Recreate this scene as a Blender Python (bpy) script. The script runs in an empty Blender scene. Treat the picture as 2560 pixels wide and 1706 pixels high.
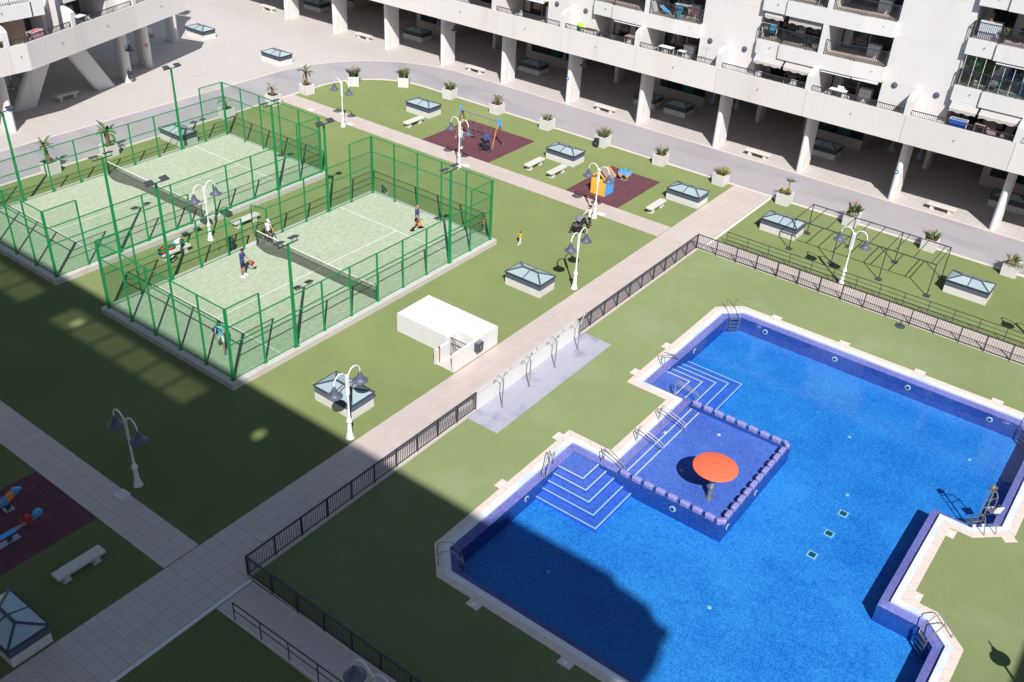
import bpy, bmesh, math, random
from mathutils import Vector, Matrix, Quaternion
random.seed(7)
SC = bpy.context.scene
COL = SC.collection
R = math.radians
PI = math.pi

# ---------------------------------------------------------------- camera
cam_d = bpy.data.cameras.new("camera")
cam = bpy.data.objects.new("camera", cam_d)
COL.objects.link(cam)
CX, CY, CZ, YAW, PITCH, ROLL, FPX = -23.2596, -32.7538, 28.2995, 0.614381, 0.57822, 0.0615565, 2426.04
_d = Vector((math.cos(PITCH)*math.cos(YAW), math.cos(PITCH)*math.sin(YAW), -math.sin(PITCH)))
_r = Vector((math.sin(YAW), -math.cos(YAW), 0))
_u = _r.cross(_d)
_r2 = _r*math.cos(ROLL) + _u*math.sin(ROLL)
_u2 = _u*math.cos(ROLL) - _r*math.sin(ROLL)
cam.matrix_world = Matrix(((_r2.x, _u2.x, -_d.x, CX), (_r2.y, _u2.y, -_d.y, CY), (_r2.z, _u2.z, -_d.z, CZ), (0, 0, 0, 1)))
cam_d.sensor_width = 36.0
cam_d.lens = 36.0*FPX/2560.0
cam_d.clip_start = 0.5
cam_d.clip_end = 2000
SC.camera = cam

# ---------------------------------------------------------------- sky, sun, exposure
SUN_V = Vector((0.745, 0.712, -1.0)).normalized()      # the way the light travels
world = bpy.data.worlds.new("World")
SC.world = world
world.use_nodes = True
wn = world.node_tree
bg = wn.nodes["Background"]
sky = wn.nodes.new("ShaderNodeTexSky")
sky.sky_type = 'NISHITA'
sky.sun_disc = False
sky.sun_elevation = math.asin(-SUN_V.z)
sky.sun_rotation = math.atan2(-SUN_V.x, -SUN_V.y)
sky.altitude = 20
sky.air_density = 1.0
sky.dust_density = 0.6
wn.links.new(sky.outputs[0], bg.inputs[0])
bg.inputs[1].default_value = 0.08
sun_d = bpy.data.lights.new("sun", 'SUN')
sun_d.energy = 5.0
sun_d.angle = R(0.53)
sun_d.color = (1.0, 0.965, 0.925)
sun = bpy.data.objects.new("sun", sun_d)
COL.objects.link(sun)
sun.rotation_euler = SUN_V.to_track_quat('-Z', 'Y').to_euler()
sun.location = (-60, -60, 80)
SC.view_settings.view_transform = 'Standard'
SC.view_settings.look = 'None'
SC.view_settings.gamma = 1.0
SC.view_settings.use_curve_mapping = False
SC.view_settings.exposure = 0.20
SC.cycles.use_denoising = True
SC.cycles.transparent_max_bounces = 32
SC.cycles.max_bounces = 8
SC.cycles.diffuse_bounces = 3
SC.cycles.glossy_bounces = 3
SC.cycles.caustics_reflective = False
SC.cycles.caustics_refractive = False
SC.cycles.sample_clamp_indirect = 6.0

# ---------------------------------------------------------------- materials
def mat(name, c, rough=0.75, metal=0.0, v=0.0, vs=3.0, v2=0.0, v2s=0.3, v3=0.0, v3s=60.0, bump=0.0, bs=60.0, rnd=0.0, isl=0.0, spec=0.4, tint=None, tscale=0.5, tlo=0.5, thi=0.62, stretch=None):
    m = bpy.data.materials.new(name)
    m.use_nodes = True
    nt = m.node_tree; N = nt.nodes; L = nt.links
    b = N["Principled BSDF"]
    b.inputs["Roughness"].default_value = rough
    b.inputs["Metallic"].default_value = metal
    b.inputs["Specular IOR Level"].default_value = spec
    if "turf" in name or "carpet" in name: b.inputs["Diffuse Roughness"].default_value = 1.0
    tc = N.new("ShaderNodeTexCoord")
    co = tc.outputs["Object"]
    if stretch:
        mp = N.new("ShaderNodeMapping"); mp.inputs["Scale"].default_value = stretch
        L.new(co, mp.inputs[0]); co = mp.outputs[0]
    fac = None
    def addf(sock):
        nonlocal fac
        if fac is None: fac = sock
        else:
            a = N.new("ShaderNodeMath"); a.operation = 'ADD'
            L.new(fac, a.inputs[0]); L.new(sock, a.inputs[1]); fac = a.outputs[0]
    def scaled(sock, amt):
        a = N.new("ShaderNodeMath"); a.operation = 'MULTIPLY_ADD'
        L.new(sock, a.inputs[0]); a.inputs[1].default_value = 2*amt; a.inputs[2].default_value = -amt
        addf(a.outputs[0])
    for amt, s, det in ((v, vs, 4.0), (v2, v2s, 3.0), (v3, v3s, 1.0)):
        if amt:
            n = N.new("ShaderNodeTexNoise"); n.inputs["Scale"].default_value = s; n.inputs["Detail"].default_value = det
            L.new(co, n.inputs["Vector"]); scaled(n.outputs[0], amt)
    if rnd:
        o = N.new("ShaderNodeObjectInfo"); scaled(o.outputs["Random"], rnd)
    if isl:
        g = N.new("ShaderNodeNewGeometry"); scaled(g.outputs["Random Per Island"], isl)
    base = N.new("ShaderNodeRGB"); base.outputs[0].default_value = (*c, 1)
    out = base.outputs[0]
    if tint:
        n = N.new("ShaderNodeTexNoise"); n.inputs["Scale"].default_value = tscale; n.inputs["Detail"].default_value = 5
        L.new(co, n.inputs["Vector"])
        mr = N.new("ShaderNodeMapRange"); mr.inputs[1].default_value = tlo; mr.inputs[2].default_value = thi
        L.new(n.outputs[0], mr.inputs[0])
        mx = N.new("ShaderNodeMix"); mx.data_type = 'RGBA'
        L.new(mr.outputs[0], mx.inputs[0]); L.new(out, mx.inputs[6]); mx.inputs[7].default_value = (*tint, 1)
        out = mx.outputs[2]
    if fac is not None:
        a = N.new("ShaderNodeMath"); a.operation = 'ADD'; a.inputs[1].default_value = 1.0
        L.new(fac, a.inputs[0])
        vm = N.new("ShaderNodeVectorMath"); vm.operation = 'SCALE'
        L.new(out, vm.inputs[0]); L.new(a.outputs[0], vm.inputs["Scale"]); out = vm.outputs[0]
    L.new(out, b.inputs["Base Color"])
    if bump:
        n = N.new("ShaderNodeTexNoise"); n.inputs["Scale"].default_value = bs; n.inputs["Detail"].default_value = 3
        L.new(tc.outputs["Object"], n.inputs["Vector"])
        bp = N.new("ShaderNodeBump"); bp.inputs["Strength"].default_value = bump; bp.inputs["Distance"].default_value = 0.02
        L.new(n.outputs[0], bp.inputs["Height"]); L.new(bp.outputs[0], b.inputs["Normal"])
    return m

def see_through(name, clear, gloss=0.06, grough=0.03, film=None, famt=0.0, grid=None):
    """thin glass or netting: mostly transparent, a little mirror, an optional matt film (dust, wires)"""
    m = bpy.data.materials.new(name); m.use_nodes = True
    nt = m.node_tree; N = nt.nodes; L = nt.links
    N.remove(N["Principled BSDF"]); out = N["Material Output"]
    t = N.new("ShaderNodeBsdfTransparent"); t.inputs[0].default_value = (*clear, 1)
    sh = t.outputs[0]
    if film:
        d = N.new("ShaderNodeBsdfDiffuse"); d.inputs[0].default_value = (*film, 1)
        mx = N.new("ShaderNodeMixShader"); mx.inputs[0].default_value = famt
        if grid:
            tc = N.new("ShaderNodeTexCoord")
            br = N.new("ShaderNodeTexNoise"); br.inputs["Scale"].default_value = grid
            L.new(tc.outputs["Object"], br.inputs["Vector"])
            mr = N.new("ShaderNodeMapRange"); mr.inputs[1].default_value = .3; mr.inputs[2].default_value = .7
            mr.inputs[3].default_value = famt*0.5; mr.inputs[4].default_value = famt*1.5
            L.new(br.outputs[0], mr.inputs[0]); L.new(mr.outputs[0], mx.inputs[0])
        L.new(sh, mx.inputs[1]); L.new(d.outputs[0], mx.inputs[2]); sh = mx.outputs[0]
    if gloss:
        g = N.new("ShaderNodeBsdfGlossy"); g.inputs["Roughness"].default_value = grough
        mx = N.new("ShaderNodeMixShader"); mx.inputs[0].default_value = gloss
        L.new(sh, mx.inputs[1]); L.new(g.outputs[0], mx.inputs[2]); sh = mx.outputs[0]
    L.new(sh, out.inputs[0])
    return m

M = {}
M['wall'] = mat("plaster_wall", (.715, .698, .688), .9, v=.035, vs=1.3, v2=.04, v2s=.25, bump=.15, bs=90, spec=.2, tint=(.66, .61, .57), tscale=.55, tlo=.60, thi=.80, stretch=(1, 1, .22))
M['band'] = mat("painted_band", (.70, .675, .655), .9, v=.03, vs=1.2, v2=.03, v2s=.3, rnd=.045, bump=.12, bs=90, spec=.2, tint=(.64, .58, .535), tscale=.6, tlo=.57, thi=.78, stretch=(1, 1, .15))
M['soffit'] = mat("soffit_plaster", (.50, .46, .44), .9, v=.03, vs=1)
M['joint'] = mat("joint_line", (.62, .58, .55), .9)
M['pillar'] = mat("pillar_paint", (.73, .72, .71), .85, v=.03, vs=2, v2=.03, v2s=.6, tint=(.66, .58, .50), tscale=.9, tlo=.60, thi=.8, stretch=(1, 1, .3))
M['brownwall'] = mat("ochre_plaster", (.52, .38, .31), .9, v=.05, vs=2)
M['turf'] = mat("artificial_turf", (.158, .198, .078), .95, v=.07, vs=1.4, v2=.12, v2s=.18, v3=.26, v3s=26, bump=.5, bs=120, spec=.1, tint=(.178, .212, .086), tscale=.22, tlo=.46, thi=.70)
M['poolturf'] = mat("pool_side_turf", (.186, .228, .102), .95, v=.07, vs=1.2, v2=.12, v2s=.16, v3=.24, v3s=26, bump=.5, bs=120, spec=.1, tint=(.206, .250, .132), tscale=.3, tlo=.50, thi=.74)
M['slab'] = mat("paving_slab", (.575, .488, .445), .45, v=.05, vs=5, v2=.04, v2s=.5, v3=.06, v3s=50, rnd=.03, isl=.03, bump=.2, bs=150, spec=.75)
M['bed'] = mat("joint_sand", (.36, .30, .275), .95, v=.1, vs=6)
M['kerb'] = mat("pale_kerb", (.66, .585, .53), .85, v=.06, vs=3, v2=.05, v2s=.4)
M['whitepaint'] = mat("white_line_paint", (.74, .72, .70), .7, v=.06, vs=5)
M['road'] = mat("stamped_concrete", (.40, .375, .39), .8, v=.06, vs=1.5, v2=.10, v2s=.16, v3=.07, v3s=30, bump=.25, bs=40, spec=.3, tint=(.32, .305, .335), tscale=.35, tlo=.48, thi=.68, stretch=(1, .35, 1))
M['rubber'] = mat("red_rubber_tile", (.145, .058, .074), .95, v=.12, vs=2.5, v2=.15, v2s=.6, v3=.15, v3s=40, rnd=.07, bump=.5, bs=200, spec=.15)
M['rubberbed'] = mat("rubber_joint", (.085, .035, .038), .95)
M['concrete'] = mat("pale_concrete", (.58, .55, .52), .85, v=.06, vs=4, v2=.05, v2s=.5, v3=.04, v3s=40, bump=.15, bs=120, tint=(.52, .44, .38), tscale=.9, tlo=.58, thi=.8)
M['whiteconc'] = mat("white_rendered_concrete", (.72, .705, .69), .85, v=.03, vs=2, v2=.04, v2s=.6, bump=.12, bs=90, tint=(.62, .60, .585), tscale=.8, tlo=.58, thi=.8, stretch=(1, 1, .25))
M['stone'] = mat("cast_stone", (.64, .60, .56), .8, v=.05, vs=6, v3=.05, v3s=80, bump=.2, bs=120, rnd=.04)
M['planter'] = mat("planter_concrete", (.69, .665, .635), .85, v=.04, vs=4, v2=.05, v2s=1, bump=.15, bs=100, rnd=.04, tint=(.55, .45, .36), tscale=1.1, tlo=.62, thi=.8)
M['soil'] = mat("potting_soil", (.10, .065, .045), .95, v=.3, vs=20, bump=.6, bs=60)
M['courtturf'] = mat("court_carpet", (.275, .335, .235), .95, v=.10, vs=6, v2=.06, v2s=.5, v3=.26, v3s=16, bump=.4, bs=150, spec=.1, tint=(.36, .385, .305), tscale=3.2, tlo=.40, thi=.68, stretch=(.8, 1.6, 1))
M['sand'] = mat("court_sand", (.52, .47, .40), .95, v=.12, vs=5, v3=.2, v3s=25, tint=(.33, .38, .26), tscale=1.6, tlo=.46, thi=.62)
M['green'] = mat("green_steel", (.010, .26, .075), .42, v=.04, vs=4, spec=.5)
M['greendark'] = mat("dark_green_steel", (.012, .10, .055), .5)
M['bolt'] = mat("steel_bolt", (.6, .62, .62), .35, 0.9)
M['line'] = mat("white_court_line", (.80, .80, .78), .85)
M['netband'] = mat("net_band", (.78, .76, .72), .8)
M['courtglass'] = see_through("court_glass", (.76, .87, .80), .05, .02, (.25, .38, .30), .035, 1.2)
M['mesh'] = see_through("wire_mesh", (.93, .96, .93), 0, .1, (.02, .22, .08), .115, 40.0)
M['net'] = see_through("net_mesh", (.9, .9, .9), 0, .1, (.05, .052, .05), .46, 30.0)
M['black'] = mat("black_metal", (.028, .031, .038), .45, spec=.5, v=.1, vs=5)
M['fence'] = mat("anthracite_steel", (.040, .045, .056), .42, spec=.5, v=.08, vs=4)
M['steelblue'] = mat("slate_frame", (.052, .068, .092), .4, spec=.5, v=.05, vs=3)
M['louvre'] = mat("louvre_slat", (.085, .105, .140), .42, spec=.5)
M['skyglass'] = mat("frosted_pane", (.36, .46, .48), .2, v=.06, vs=1.5, rnd=.06, spec=.6)
M['lampwhite'] = mat("white_lamp_post", (.80, .80, .80), .35, v=.02, vs=4, spec=.5)
M['lampshade'] = mat("grey_lamp_shade", (.105, .12, .165), .45, v=.05, vs=6, spec=.5, rnd=.05)
M['bowl'] = mat("opal_bowl", (.50, .44, .40), .3, spec=.5)
M['chrome'] = mat("stainless_tube", (.42, .41, .40), .5, .75)
M['oldsteel'] = mat("dull_stainless", (.50, .48, .44), .4, .9, v=.1, vs=8)
M['dark'] = mat("dark_plastic", (.035, .038, .045), .5)
M['bin'] = mat("grey_bin_plastic", (.055, .065, .08), .5, v=.08, vs=8)
M['orange'] = mat("orange_fibreglass", (.82, .16, .075), .45, v=.03, vs=2, spec=.3)
M['coping'] = mat("pink_coping_tile", (.70, .60, .54), .8, v=.04, vs=4, v2=.03, v2s=.6, v3=.04, v3s=40)
M['grate'] = mat("white_grate_tile", (.70, .735, .76), .6, v=.05, vs=2, v3=.05, v3s=60, tint=(.50, .62, .74), tscale=.7, tlo=.50, thi=.72)
M['white'] = mat("white_plastic", (.80, .80, .80), .4)
M['curtain'] = mat("pale_curtain", (.50, .52, .50), .9, v=.15, vs=8, stretch=(1, 3, .1))
M['glassdark'] = mat("dark_window_glass", (.020, .026, .032), .06, spec=.7, v=.3, vs=1.0)
M['winframe'] = mat("dark_window_frame", (.016, .018, .022), .4)
M['dark_panel'] = mat("charcoal_panel", (.06, .058, .072), .6, v=.05, vs=3)
M['awning'] = mat("cream_awning", (.50, .47, .45), .85, v=.03, vs=3)
M['cassette'] = mat("awning_cassette", (.60, .64, .70), .4)
M['terrfloor'] = mat("terrace_tile", (.44, .36, .32), .8, v=.08, vs=3)
M['wood'] = mat("varnished_timber", (.26, .10, .04), .5, v=.15, vs=6, stretch=(6, 6, .6))
M['timberlight'] = mat("honey_timber", (.42, .20, .075), .5, v=.12, vs=6, stretch=(6, 6, .6))
M['sblue'] = mat("sky_blue_panel", (.09, .40, .85), .45)
M['yellow'] = mat("yellow_panel", (.86, .47, .06), .5, v=.03, vs=3)
M['playorange'] = mat("orange_panel", (.86, .30, .05), .5)
M['red'] = mat("red_plastic", (.62, .04, .03), .5)
M['roofgrey'] = mat("weathered_roof_board", (.30, .215, .20), .85, v=.12, vs=4)
M['purpleseat'] = mat("blue_swing_seat", (.09, .10, .33), .55)
M['teal'] = mat("teal_glass_film", (.02, .12, .115), .2)
M['galv'] = mat("galvanised_foot", (.48, .50, .50), .45, .7)
M['spring'] = mat("spring_steel", (.05, .06, .065), .45, .4)
M['fabgrey'] = mat("grey_fabric", (.20, .215, .25), .85, v=.06, vs=10)
M['fabnavy'] = mat("navy_fabric", (.055, .065, .17), .85)
M['leaf'] = mat("leaf_green", (.095, .145, .042), .55, v=.25, vs=5, rnd=.25, isl=.35)
M['leafdry'] = mat("dry_leaf", (.36, .20, .055), .8, v=.2, vs=6)
M['leafgrey'] = mat("grey_leaf", (.25, .28, .19), .8, isl=.3)
M['leafyel'] = mat("yellow_green_leaf", (.24, .22, .045), .7, isl=.3)
M['flower'] = mat("orange_flower", (.50, .17, .06), .6, isl=.3)
M['trunk'] = mat("fibrous_trunk", (.24, .125, .065), .9, v=.3, vs=12, bump=.6, bs=30)
M['text'] = mat("white_marking", (.82, .82, .80), .7)
M['signred'] = mat("red_sign", (.62, .03, .04), .5)
M['signblue'] = mat("blue_sign", (.03, .10, .45), .5)
M['terracotta'] = mat("terracotta", (.42, .16, .09), .8)

# plaza paving: tile pattern far away
def paving_mat(name, c1, c2, mortar, size, msz=.035):
    m = mat(name, c1, .85, v=.05, vs=1.5, v2=.05, v2s=.2)
    nt = m.node_tree; N = nt.nodes; L = nt.links
    b = N["Principled BSDF"]
    src = b.inputs["Base Color"].links[0].from_socket
    tc = N.new("ShaderNodeTexCoord")
    br = N.new("ShaderNodeTexBrick"); br.offset = 0.0
    br.inputs["Scale"].default_value = 1.0
    br.inputs["Brick Width"].default_value = size; br.inputs["Row Height"].default_value = size
    br.inputs["Mortar Size"].default_value = msz*size*.5; br.inputs["Mortar Smooth"].default_value = .4
    br.inputs["Color1"].default_value = (1, 1, 1, 1); br.inputs["Color2"].default_value = (c2[0]/c1[0], c2[1]/c1[1], c2[2]/c1[2], 1)
    br.inputs["Mortar"].default_value = (mortar[0]/c1[0], mortar[1]/c1[1], mortar[2]/c1[2], 1)
    L.new(tc.outputs["Object"], br.inputs["Vector"])
    mx = N.new("ShaderNodeMix"); mx.data_type = 'RGBA'; mx.blend_type = 'MULTIPLY'; mx.inputs[0].default_value = 1
    L.new(src, mx.inputs[6]); L.new(br.outputs[0], mx.inputs[7]); L.new(mx.outputs[2], b.inputs["Base Color"])
    return m
M['plaza'] = paving_mat("plaza_paving", (.55, .51, .485), (.53, .49, .465), (.43, .395, .375), .5, .08)

# glass mosaic of the pool
def mosaic(name, a, b_, s=22.0, grid=None):
    m = bpy.data.materials.new(name); m.use_nodes = True
    nt = m.node_tree; N = nt.nodes; L = nt.links
    b = N["Principled BSDF"]; b.inputs["Roughness"].default_value = .45; b.inputs["Specular IOR Level"].default_value = .3
    tc = N.new("ShaderNodeTexCoord")
    mp = N.new("ShaderNodeVectorMath"); mp.operation = 'SCALE'; mp.inputs["Scale"].default_value = s
    L.new(tc.outputs["Object"], mp.inputs[0])
    fl = N.new("ShaderNodeVectorMath"); fl.operation = 'FLOOR'; L.new(mp.outputs[0], fl.inputs[0])
    wnz = N.new("ShaderNodeTexWhiteNoise"); wnz.noise_dimensions = '3D'; L.new(fl.outputs[0], wnz.inputs["Vector"])
    n2 = N.new("ShaderNodeTexNoise"); n2.inputs["Scale"].default_value = .35; n2.inputs["Detail"].default_value = 3
    L.new(tc.outputs["Object"], n2.inputs["Vector"])
    n3 = N.new("ShaderNodeTexNoise"); n3.inputs["Scale"].default_value = 2.6; n3.inputs["Detail"].default_value = 4; n3.inputs["Distortion"].default_value = 1.2
    L.new(tc.outputs["Object"], n3.inputs["Vector"])
    ad = N.new("ShaderNodeMath"); ad.operation = 'MULTIPLY_ADD'; ad.inputs[1].default_value = .75
    sub = N.new("ShaderNodeMath"); sub.operation = 'MULTIPLY_ADD'; sub.inputs[1].default_value = 1.1; sub.inputs[2].default_value = -.42
    L.new(n2.outputs[0], sub.inputs[0])
    sub3 = N.new("ShaderNodeMath"); sub3.operation = 'MULTIPLY_ADD'; sub3.inputs[1].default_value = .55; sub3.inputs[2].default_value = -.27
    L.new(n3.outputs[0], sub3.inputs[0])
    sm = N.new("ShaderNodeMath"); sm.operation = 'ADD'; L.new(sub.outputs[0], sm.inputs[0]); L.new(sub3.outputs[0], sm.inputs[1])
    L.new(wnz.outputs["Value"], ad.inputs[0]); L.new(sm.outputs[0], ad.inputs[2])
    mx = N.new("ShaderNodeMix"); mx.data_type = 'RGBA'
    mx.inputs[6].default_value = (*a, 1); mx.inputs[7].default_value = (*b_, 1)
    L.new(ad.outputs[0], mx.inputs[0])
    out = mx.outputs[2]
    if grid:
        br = N.new("ShaderNodeTexBrick"); br.offset = 0.0
        br.inputs["Scale"].default_value = 1; br.inputs["Brick Width"].default_value = grid; br.inputs["Row Height"].default_value = grid
        br.inputs["Mortar Size"].default_value = .012; br.inputs["Mortar Smooth"].default_value = .6
        br.inputs["Color1"].default_value = (1, 1, 1, 1); br.inputs["Color2"].default_value = (.95, .96, .98, 1); br.inputs["Mortar"].default_value = (.80, .84, .9, 1)
        L.new(tc.outputs["Object"], br.inputs["Vector"])
        m2 = N.new("ShaderNodeMix"); m2.data_type = 'RGBA'; m2.blend_type = 'MULTIPLY'; m2.inputs[0].default_value = 1
        L.new(out, m2.inputs[6]); L.new(br.outputs[0], m2.inputs[7]); out = m2.outputs[2]
    L.new(out, b.inputs["Base Color"])
    return m
M['poolfloor'] = mosaic("blue_mosaic_floor", (.025, .19, .62), (.13, .47, .90), 20.0, .33)
M['poolwall'] = mosaic("blue_mosaic_wall", (.02, .055, .26), (.05, .14, .50), 20.0)
M['poolledge'] = mosaic("violet_mosaic", (.15, .15, .45), (.29, .30, .72), 20.0)
M['kidfloor'] = mosaic("kids_mosaic", (.07, .13, .56), (.16, .27, .80), 20.0)
M['merlon'] = mosaic("violet_block_mosaic", (.20, .19, .46), (.36, .35, .66), 20.0)

def water_mat():
    m = bpy.data.materials.new("pool_water"); m.use_nodes = True
    nt = m.node_tree; N = nt.nodes; L = nt.links
    N.remove(N["Principled BSDF"]); out = N["Material Output"]
    t = N.new("ShaderNodeBsdfTransparent")
    g = N.new("ShaderNodeBsdfGlossy"); g.inputs["Roughness"].default_value = .03
    fr = N.new("ShaderNodeFresnel"); fr.inputs[0].default_value = 1.33
    tc = N.new("ShaderNodeTexCoord")
    n = N.new("ShaderNodeTexNoise"); n.inputs["Scale"].default_value = 3.0; n.inputs["Detail"].default_value = 3
    L.new(tc.outputs["Object"], n.inputs["Vector"])
    bp = N.new("ShaderNodeBump"); bp.inputs["Strength"].default_value = .12; bp.inputs["Distance"].default_value = .03
    L.new(n.outputs[0], bp.inputs["Height"])
    L.new(bp.outputs[0], g.inputs["Normal"]); L.new(bp.outputs[0], fr.inputs["Normal"])
    mx = N.new("ShaderNodeMixShader")
    L.new(fr.outputs[0], mx.inputs[0]); L.new(t.outputs[0], mx.inputs[1]); L.new(g.outputs[0], mx.inputs[2])
    L.new(mx.outputs[0], out.inputs["Surface"])
    va = N.new("ShaderNodeVolumeAbsorption")
    va.inputs["Color"].default_value = (.42, .84, .985, 1); va.inputs["Density"].default_value = .62
    L.new(va.outputs[0], out.inputs["Volume"])
    return m
M['water'] = water_mat()

# ---------------------------------------------------------------- mesh helpers
class MB:
    """collects shapes for ONE mesh object"""
    def __init__(s):
        s.v = []; s.f = []; s.m = []; s.cur = 0
    def add(s, vs, fs):
        o = len(s.v); s.v += [tuple(p) for p in vs]
        s.f += [tuple(i+o for i in f) for f in fs]; s.m += [s.cur]*len(fs)
        return s
    def box(s, x0, y0, z0, x1, y1, z1):
        if x0 > x1: x0, x1 = x1, x0
        if y0 > y1: y0, y1 = y1, y0
        if z0 > z1: z0, z1 = z1, z0
        return s.add([(x0,y0,z0),(x1,y0,z0),(x1,y1,z0),(x0,y1,z0),(x0,y0,z1),(x1,y0,z1),(x1,y1,z1),(x0,y1,z1)],
                     [(0,3,2,1),(4,5,6,7),(0,1,5,4),(1,2,6,5),(2,3,7,6),(3,0,4,7)])
    def cbox(s, c, d, rot=None):
        """box centred at c with sizes d, optional Matrix rot"""
        hx, hy, hz = d[0]/2, d[1]/2, d[2]/2
        ps = [Vector(q) for q in ((-hx,-hy,-hz),(hx,-hy,-hz),(hx,hy,-hz),(-hx,hy,-hz),(-hx,-hy,hz),(hx,-hy,hz),(hx,hy,hz),(-hx,hy,hz))]
        if rot is not None: ps = [rot @ q for q in ps]
        c = Vector(c)
        return s.add([q+c for q in ps], [(0,3,2,1),(4,5,6,7),(0,1,5,4),(1,2,6,5),(2,3,7,6),(3,0,4,7)])
    def bbox(s, x0, y0, z0, x1, y1, z1, b=.02):
        """box with chamfered top edges and vertical corners"""
        ps = []
        def ring(i, z): return [(x0+i+b,y0+i,z),(x1-i-b,y0+i,z),(x1-i,y0+i+b,z),(x1-i,y1-i-b,z),(x1-i-b,y1-i,z),(x0+i+b,y1-i,z),(x0+i,y1-i-b,z),(x0+i,y0+i+b,z)]
        rs = [ring(0,z0), ring(0,z1-b), ring(b,z1)]
        for r in rs: ps += r
        fs = [tuple(range(7,-1,-1)), tuple(range(16,24))]
        for k in range(2):
            for i in range(8):
                j = (i+1) % 8
                fs.append((k*8+i, k*8+j, k*8+8+j, k*8+8+i))
        return s.add(ps, fs)
    def prism(s, poly, z0, z1, cap=True):
        n = len(poly)
        a = sum(poly[i][0]*poly[(i+1)%n][1]-poly[(i+1)%n][0]*poly[i][1] for i in range(n))
        if a < 0: poly = poly[::-1]
        vs = [(x,y,z0) for x,y in poly]+[(x,y,z1) for x,y in poly]
        fs = [(i,(i+1)%n,n+(i+1)%n,n+i) for i in range(n)]
        if cap: fs += [tuple(range(n-1,-1,-1)), tuple(range(n,2*n))]
        return s.add(vs, fs)
    def extr(s, prof, y0, y1):
        """profile in (x,z) run along y"""
        n = len(prof)
        vs = [(x,y0,z) for x,z in prof]+[(x,y1,z) for x,z in prof]
        fs = [(i,(i+1)%n,n+(i+1)%n,n+i) for i in range(n)]+[tuple(range(n-1,-1,-1)), tuple(range(n,2*n))]
        return s.add(vs, fs)
    def quad(s, *ps): return s.add(ps, [tuple(range(len(ps)))])
    def bar(s, p, q, w, h=None, up=(0,0,1)):
        """square bar between two points"""
        p = Vector(p); q = Vector(q); d = q-p; L = d.length
        if L < 1e-6: return s
        d.normalize(); h = h or w
        u = Vector(up)
        if abs(d.dot(u)) > .99: u = Vector((1,0,0))
        r = d.cross(u).normalized(); u = r.cross(d)
        ps = []
        for c in (p, q):
            for a, b in ((-1,-1),(1,-1),(1,1),(-1,1)): ps.append(c + r*(a*w/2) + u*(b*h/2))
        return s.add(ps, [(3,2,1,0),(4,5,6,7),(0,1,5,4),(1,2,6,5),(2,3,7,6),(3,0,4,7)])
    def tube(s, pts, r, n=8, closed=False):
        pts = [Vector(p) for p in pts]; k = len(pts)
        rs = r if isinstance(r, (list, tuple)) else [r]*k
        base = len(s.v); vs = []; fs = []
        pr = None
        for i in range(k):
            if closed: t = (pts[(i+1)%k]-pts[i-1])
            else: t = pts[min(i+1,k-1)]-pts[max(i-1,0)]
            t.normalize()
            if pr is None:
                a = Vector((0,0,1)) if abs(t.z) < .95 else Vector((1,0,0))
                pr = t.cross(a).normalized()
            else:
                pr = (pr - t*pr.dot(t)).normalized()
            bn = t.cross(pr)
            for j in range(n):
                an = 2*PI*j/n
                vs.append(pts[i]+(pr*math.cos(an)+bn*math.sin(an))*rs[i])
        for i in range(k if closed else k-1):
            i2 = (i+1) % k
            for j in range(n):
                j2 = (j+1) % n
                fs.append((i*n+j, i*n+j2, i2*n+j2, i2*n+j))
        if not closed: fs += [tuple(range(n-1,-1,-1)), tuple(range((k-1)*n, k*n))]
        return s.add(vs, fs)
    def lathe(s, prof, n=16, c=(0,0,0)):
        """(r,z) profile around z; closes ends at r=0"""
        vs = []; fs = []; k = len(prof)
        for r, zz in prof:
            for j in range(n):
                a = 2*PI*j/n; vs.append((c[0]+r*math.cos(a), c[1]+r*math.sin(a), c[2]+zz))
        for i in range(k-1):
            for j in range(n):
                j2 = (j+1) % n; fs.append((i*n+j, i*n+j2, (i+1)*n+j2, (i+1)*n+j))
        fs.append(tuple(range(n-1,-1,-1))); fs.append(tuple(range((k-1)*n, k*n)))
        return s.add(vs, fs)
    def ball(s, c, r, n=10, k=6):
        rx, ry, rz = (r,r,r) if not isinstance(r,(list,tuple)) else r
        vs = []; fs = []
        for i in range(k+1):
            th = PI*i/k
            for j in range(n):
                a = 2*PI*j/n
                vs.append((c[0]+rx*math.sin(th)*math.cos(a), c[1]+ry*math.sin(th)*math.sin(a), c[2]+rz*math.cos(th)))
        for i in range(k):
            for j in range(n):
                j2 = (j+1)%n; fs.append((i*n+j,(i+1)*n+j,(i+1)*n+j2,i*n+j2))
        return s.add(vs, fs)
    def mesh(s, name, mats, smooth=False):
        me = bpy.data.meshes.new(name)
        me.from_pydata(s.v, [], s.f)
        if not isinstance(mats, (list, tuple)): mats = [mats]
        for m in mats: me.materials.append(M[m] if isinstance(m, str) else m)
        me.polygons.foreach_set("material_index", s.m)
        if smooth:
            me.polygons.foreach_set("use_smooth", [True]*len(s.f))
            try: me.set_sharp_from_angle(angle=R(38))
            except Exception: pass
        me.update()
        return me
    def build(s, name, mats, parent=None, smooth=False, loc=None, rot=None, org=None):
        if org is not None:
            s.v = [(p[0]-org[0], p[1]-org[1], p[2]-org[2]) for p in s.v]
        o = bpy.data.objects.new(name, s.mesh(name, mats, smooth)); COL.objects.link(o)
        if parent is not None: o.parent = parent
        if loc is not None: o.location = loc
        if rot is not None: o.rotation_euler = rot
        return o

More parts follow.
